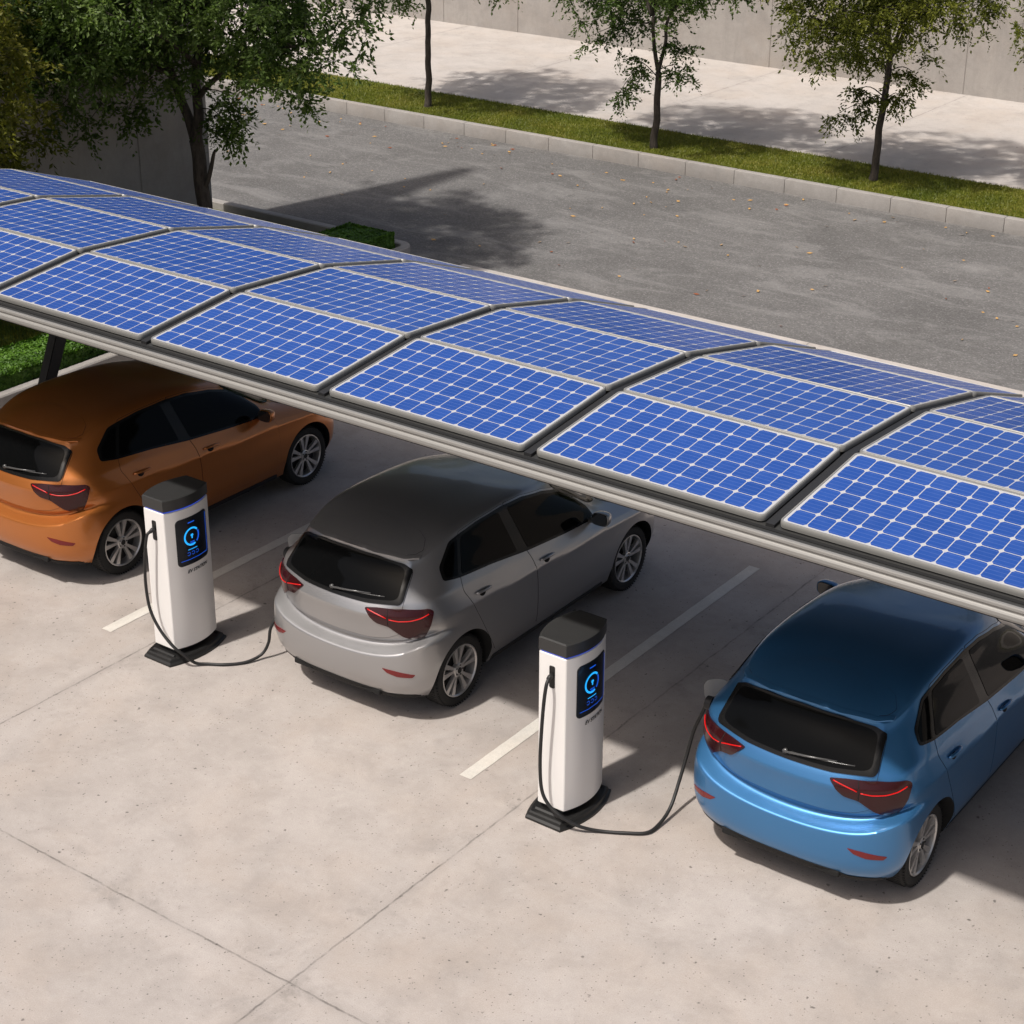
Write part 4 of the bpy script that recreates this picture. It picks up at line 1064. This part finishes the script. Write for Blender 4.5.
def make_station():
    root = empty('charging_station')
    bm = bmesh.new(); stack(bm, [(lens(HY-.006, W0-.006, BU), .105), (lens(HY, W0, BU), .115), (lens(HY, W0, BU), 1.398)])
    # cut the plug holster into the front face
    body = bm_obj('body', bm, M['white'], root, angle=25)
    b2 = body.modifiers.new('bev', 'BEVEL'); b2.width = .010; b2.segments = 3; b2.limit_method = 'ANGLE'; b2.angle_limit = radians(50); b2.harden_normals = True
    bm = bmesh.new(); stack(bm, [(lens(HY-.012, W0-.012, BU), 1.3985), (lens(HY-.012, W0-.012, BU), 1.409)]); bm_obj('light_strip', bm, M['led'], root, angle=25)
    bm = bmesh.new(); stack(bm, [(lens(HY-.002, W0-.002, BU), 1.4095), (lens(HY+.002, W0+.002, BU), 1.414), (lens(HY+.002, W0+.002, BU), 1.508), (lens(HY-.010, W0-.010, BU-.006), 1.516)])
    bm_obj('cap', bm, M['cap'], root, angle=25)
    bm = bmesh.new()
    stack(bm, [(lens(.340, .158, .080), 0), (lens(.340, .158, .080), .018), (lens(.322, .146, .074), .030), (lens(.315, .142, .072), .050), (lens(.300, .138, .062), .058)])
    stack(bm, [(lens(.20, .085, .03), .058), (lens(.20, .085, .03), .106)])
    for s in (-1, 1):
        box(bm, (0, s*.262, .062), (.25, .010, .012)); 
    for v in bm.verts: v.co.y -= .018 if v.co.z < .0595 else 0
    bm_obj('base', bm, M['base'], root, angle=25)
    sc = rrect(-.165, .183, .880, 1.305, .035, 5)
    plate('bezel', rrect(-.170, .188, .875, 1.310, .038, 5), M['base'], root, .003, .004)
    s = plate('screen', sc, M['scr'], root, .005, .003)
    ri = [(.165, 1.285), (.165, 1.10), (.165, .945)]+[(.145+.02*cos(a), .945+.02*sin(a)) for a in [-(pi/2)*k/5 for k in range(1, 6)]]+[(.05, .925), (-.06, .925), (-.145, .925)]
    ribbon('screen_border', ri, .0045, M['ui2'], s, .0085)
    cy, cz, r = -.020, 1.130, .076
    arc = [(cy+r*sin(a), cz+r*cos(a)) for a in [radians(-205+ (205+140)*k/40) for k in range(41)]]
    ribbon('charge_gauge', arc[:31], .0155, M['ui'], s, .0085); ribbon('charge_gauge', arc[31:], .0155, M['ui2'], s, .0088)
    # symbol, captions and three small readouts
    plate('screen_symbol', [(cy-.012, cz+.022), (cy+.010, cz+.022), (cy+.016, cz+.008), (cy+.006, cz+.004), (cy+.006, cz-.018), (cy-.006, cz-.018), (cy-.006, cz+.004), (cy-.014, cz+.004)], M['ui'], s, .0090, .001)
    for (a, b_, z, h, m) in ((-.046, .006, 1.082, .006, 'ui2'), (-.040, .0, 1.068, .010, 'ui2'), (-.055, .015, 1.262, .008, 'ui2'), (-.07, .03, 1.016, .005, 'ui')):
        plate('screen_bar', [(a, z-h/2), (b_, z-h/2), (b_, z+h/2), (a, z+h/2)], M[m], s, .0088, .001)
    for c0 in (-.066, -.020, .026):
        ribbon('screen_icon', [(c0+.015*sin(a), .978+.015*cos(a)) for a in [radians(-60+300*k/12) for k in range(13)]], .004, M['ui2'], s, .0088)
    cu = bpy.data.curves.new('lettering', 'FONT'); cu.body = 'EV STATION'; cu.size = .042; cu.extrude = .0; cu.offset = .0012; cu.shear = .28; cu.align_x = 'CENTER'; cu.space_character = 1.02
    to = bpy.data.objects.new('tmp', cu); COL.objects.link(to); dg = bpy.context.evaluated_depsgraph_get(); me = bpy.data.meshes.new_from_object(to.evaluated_get(dg)); bpy.data.objects.remove(to)
    for v in me.vertices: v.co = face_pt(v.co.x+.03, .800+v.co.y, .004)
    me.materials.clear(); me.materials.append(M['ink']); link('lettering', me, root)
    # plug holster, cut as a dark recess with a rim, on the narrow face
    bm = bmesh.new(); o = rrect(-.024, .024, 1.130, 1.310, .012); rows = []
    for ins, y in ((0, -HY+.001), (0, -HY-.004), (.005, -HY-.004), (.006, -HY-.0008)):
        rows.append([bm.verts.new((x+(ins if x < 0 else -ins), y, z+(ins if z < 1.22 else -ins))) for x, z in o])
    for A, B in zip(rows, rows[1:]):
        for k in range(len(A)): bm.faces.new((A[k], A[(k+1) % len(A)], B[(k+1) % len(A)], B[k]))
    bm.faces.new(rows[-1]); h = bm_obj('plug_socket', bm, M['base'], root)
    bm = bmesh.new(); tube(bm, [(0, -HY+.01, 1.235), (0, -HY-.03, 1.232), (0, -HY-.052, 1.222)], [.020, .019, .016], 12); bm_obj('cable_gland', bm, M['cable'], root, smooth=True)
    # raised seam on the narrow face
    return root
st = make_station(); st.location = (2.352, -.648, 0)
tag(st, 'white charging station with dark cap, between the silver car and the blue car', 'charging station', 'charging stations beside the parked cars')
def copy_tree(o, parent=None, mat=None):
    c = o.copy(); COL.objects.link(c); c.parent = parent
    if mat is not None and o.type == 'MESH':
        for i, sl in enumerate(o.material_slots):
            if sl.material is M['silver']: c.material_slots[i].link = 'OBJECT'; c.material_slots[i].material = mat
    for ch in list(o.children): copy_tree(ch, c, mat)
    return c
s2 = copy_tree(st); s2.location = (-1.722, -.648, 0)
s2['label'] = 'white charging station with dark cap, between the orange car and the silver car'
GC = 'charging cables'
def cable(path, label, plug):
    root = empty('charging_cable', path[0]); o0 = Vector(path[0]); bm = bmesh.new()
    P = spline([Vector(p)-o0 for p in path], 8); tube(bm, P, .0135, 10)
    bm_obj('cord', bm, M['cable'], root, smooth=True)
    a, b = Vector(plug[0])-o0, Vector(plug[1])-o0; bm = bmesh.new(); d = (b-a)
    tube(bm, [a, a+d*.25, a+d*.6, a+d*.95, b], [.016, .023, .027, .030, .030], 14); bm_obj('plug', bm, M['cablegrey'], root, smooth=True)
    tag(root, label, 'cable', GC); return root
cable([(2.352, -.950, 1.222), (2.356, -.985, 1.18), (2.347, -1.0, 1.036), (2.330, -1.0, .795), (2.321, -1.0, .532), (2.340, -1.005, .319), (2.399, -1.005, .21), (2.50, -.99, .135), (2.62, -.925, .06), (2.75, -.83, .0165), (2.916, -.735, .0155), (3.04, -.64, .018), (3.058, -.49, .03), (3.052, -.34, .09), (3.035, -.20, .245), (3.037, -.11, .43), (3.08, -.10, .648), (3.16, -.13, .84), (3.20, -.16, .94), (3.225, -.20, .985)],
      'black charging cable from the right charging station up to the blue car', ((3.20, -.17, .955), (3.265, -.225, 1.0)))
cable([(-1.722, -.950, 1.222), (-1.735, -.985, 1.19), (-1.766, -1.0, .98), (-1.784, -1.0, .716), (-1.755, -1.0, .495), (-1.65, -1.0, .331), (-1.515, -.985, .205), (-1.44, -.93, .12), (-1.40, -.86, .035), (-1.33, -.785, .0155), (-1.20, -.70, .0155), (-1.09, -.57, .0165), (-1.035, -.43, .05), (-1.00, -.375, .15), (-.99, -.35, .28), (-.965, -.29, .38), (-.93, -.19, .47), (-.91, -.06, .60), (-.905, .04, .76), (-.90, .0, .90), (-.895, -.12, .99), (-.885, -.20, 1.01)],
      'black charging cable from the left charging station to the silver car', ((-.895, -.18, 1.01), (-.83, -.225, 1.01)))

# ------------------------------------------------------------------ cars
root, painted = build_car()
bpy.context.view_layer.update()
oc = copy_tree(root, None, M['orange']); bc = copy_tree(root, None, M['blue'])
for o, (x, y), lab in ((oc, (-3.998, .005), 'metallic orange hatchback, leftmost of the three cars under the solar roof'), (root, (0, 0), 'metallic silver hatchback parked between the two charging stations'), (bc, (4.099, .01), 'metallic blue hatchback plugged in at right, cut by the right edge')):
    o.location = (x, y, 0); o.rotation_euler = (0, 0, .008); tag(o, lab, 'car', 'hatchback cars parked under the solar roof')
M['flap_grey'].node_tree.nodes['Principled BSDF'].inputs['Base Color'].default_value = (.24, .24, .24, 1)
for car in (root, bc):
    bm = bmesh.new(); o = rrect(-.078, .078, -.082, .082, .055, 6)
    lv = [[bm.verts.new((x, y-.02*(x+.085)**2*6, z)) for x, z in o] for y in (-.006, .006)]
    for k in range(len(o)): bm.faces.new((lv[0][k], lv[0][(k+1) % len(o)], lv[1][(k+1) % len(o)], lv[1][k]))
    bm.faces.new(lv[0]); bm.faces.new(lv[1][::-1])
    f = bm_obj('charging_flap', bm, M['flap_grey'], car, angle=40); f.location = (-.872, -.06, 1.02); f.rotation_euler = (0, radians(-6), radians(32)); f.scale = (1.18, 1, 1.15)
    bm = bmesh.new(); tube(bm, [(.07, 0, -.02), (.12, -.012, -.03)], .012, 8); bm_obj('hinge', bm, M['trim'], f)
    bm = bmesh.new(); tube(bm, [(-.80, -.235, 1.01), (-.852, -.235, 1.01)], [.055, .050], 20); bm_obj('charging_port', bm, M['trim'], car, angle=40)

# ------------------------------------------------------------------ light
LD = Vector((.121, .55, -1)).normalized()
w = bpy.data.worlds.new('World'); SC.world = w; w.use_nodes = True; nt = w.node_tree; bg = nt.nodes['Background']
sky = nt.nodes.new('ShaderNodeTexSky'); sky.sky_type = 'NISHITA'; sky.sun_disc = False
sky.sun_elevation = math.asin(-LD.z); sky.sun_rotation = atan2(-LD.x, -LD.y); sky.air_density = 1.0; sky.dust_density = 6.0; sky.ozone_density = .3
nt.links.new(sky.outputs[0], bg.inputs[0]); bg.inputs[1].default_value = .105
s = bpy.data.lights.new('sun', 'SUN'); s.energy = 4.1; s.angle = radians(1.9); s.color = (1, .955, .90)
so = bpy.data.objects.new('sun', s); COL.objects.link(so); so.rotation_euler = LD.to_track_quat('-Z', 'Y').to_euler(); so.location = (0, -10, 20)
vs = SC.view_settings; vs.view_transform = 'Standard'; vs.look = 'None'; vs.exposure = 0; vs.gamma = 1
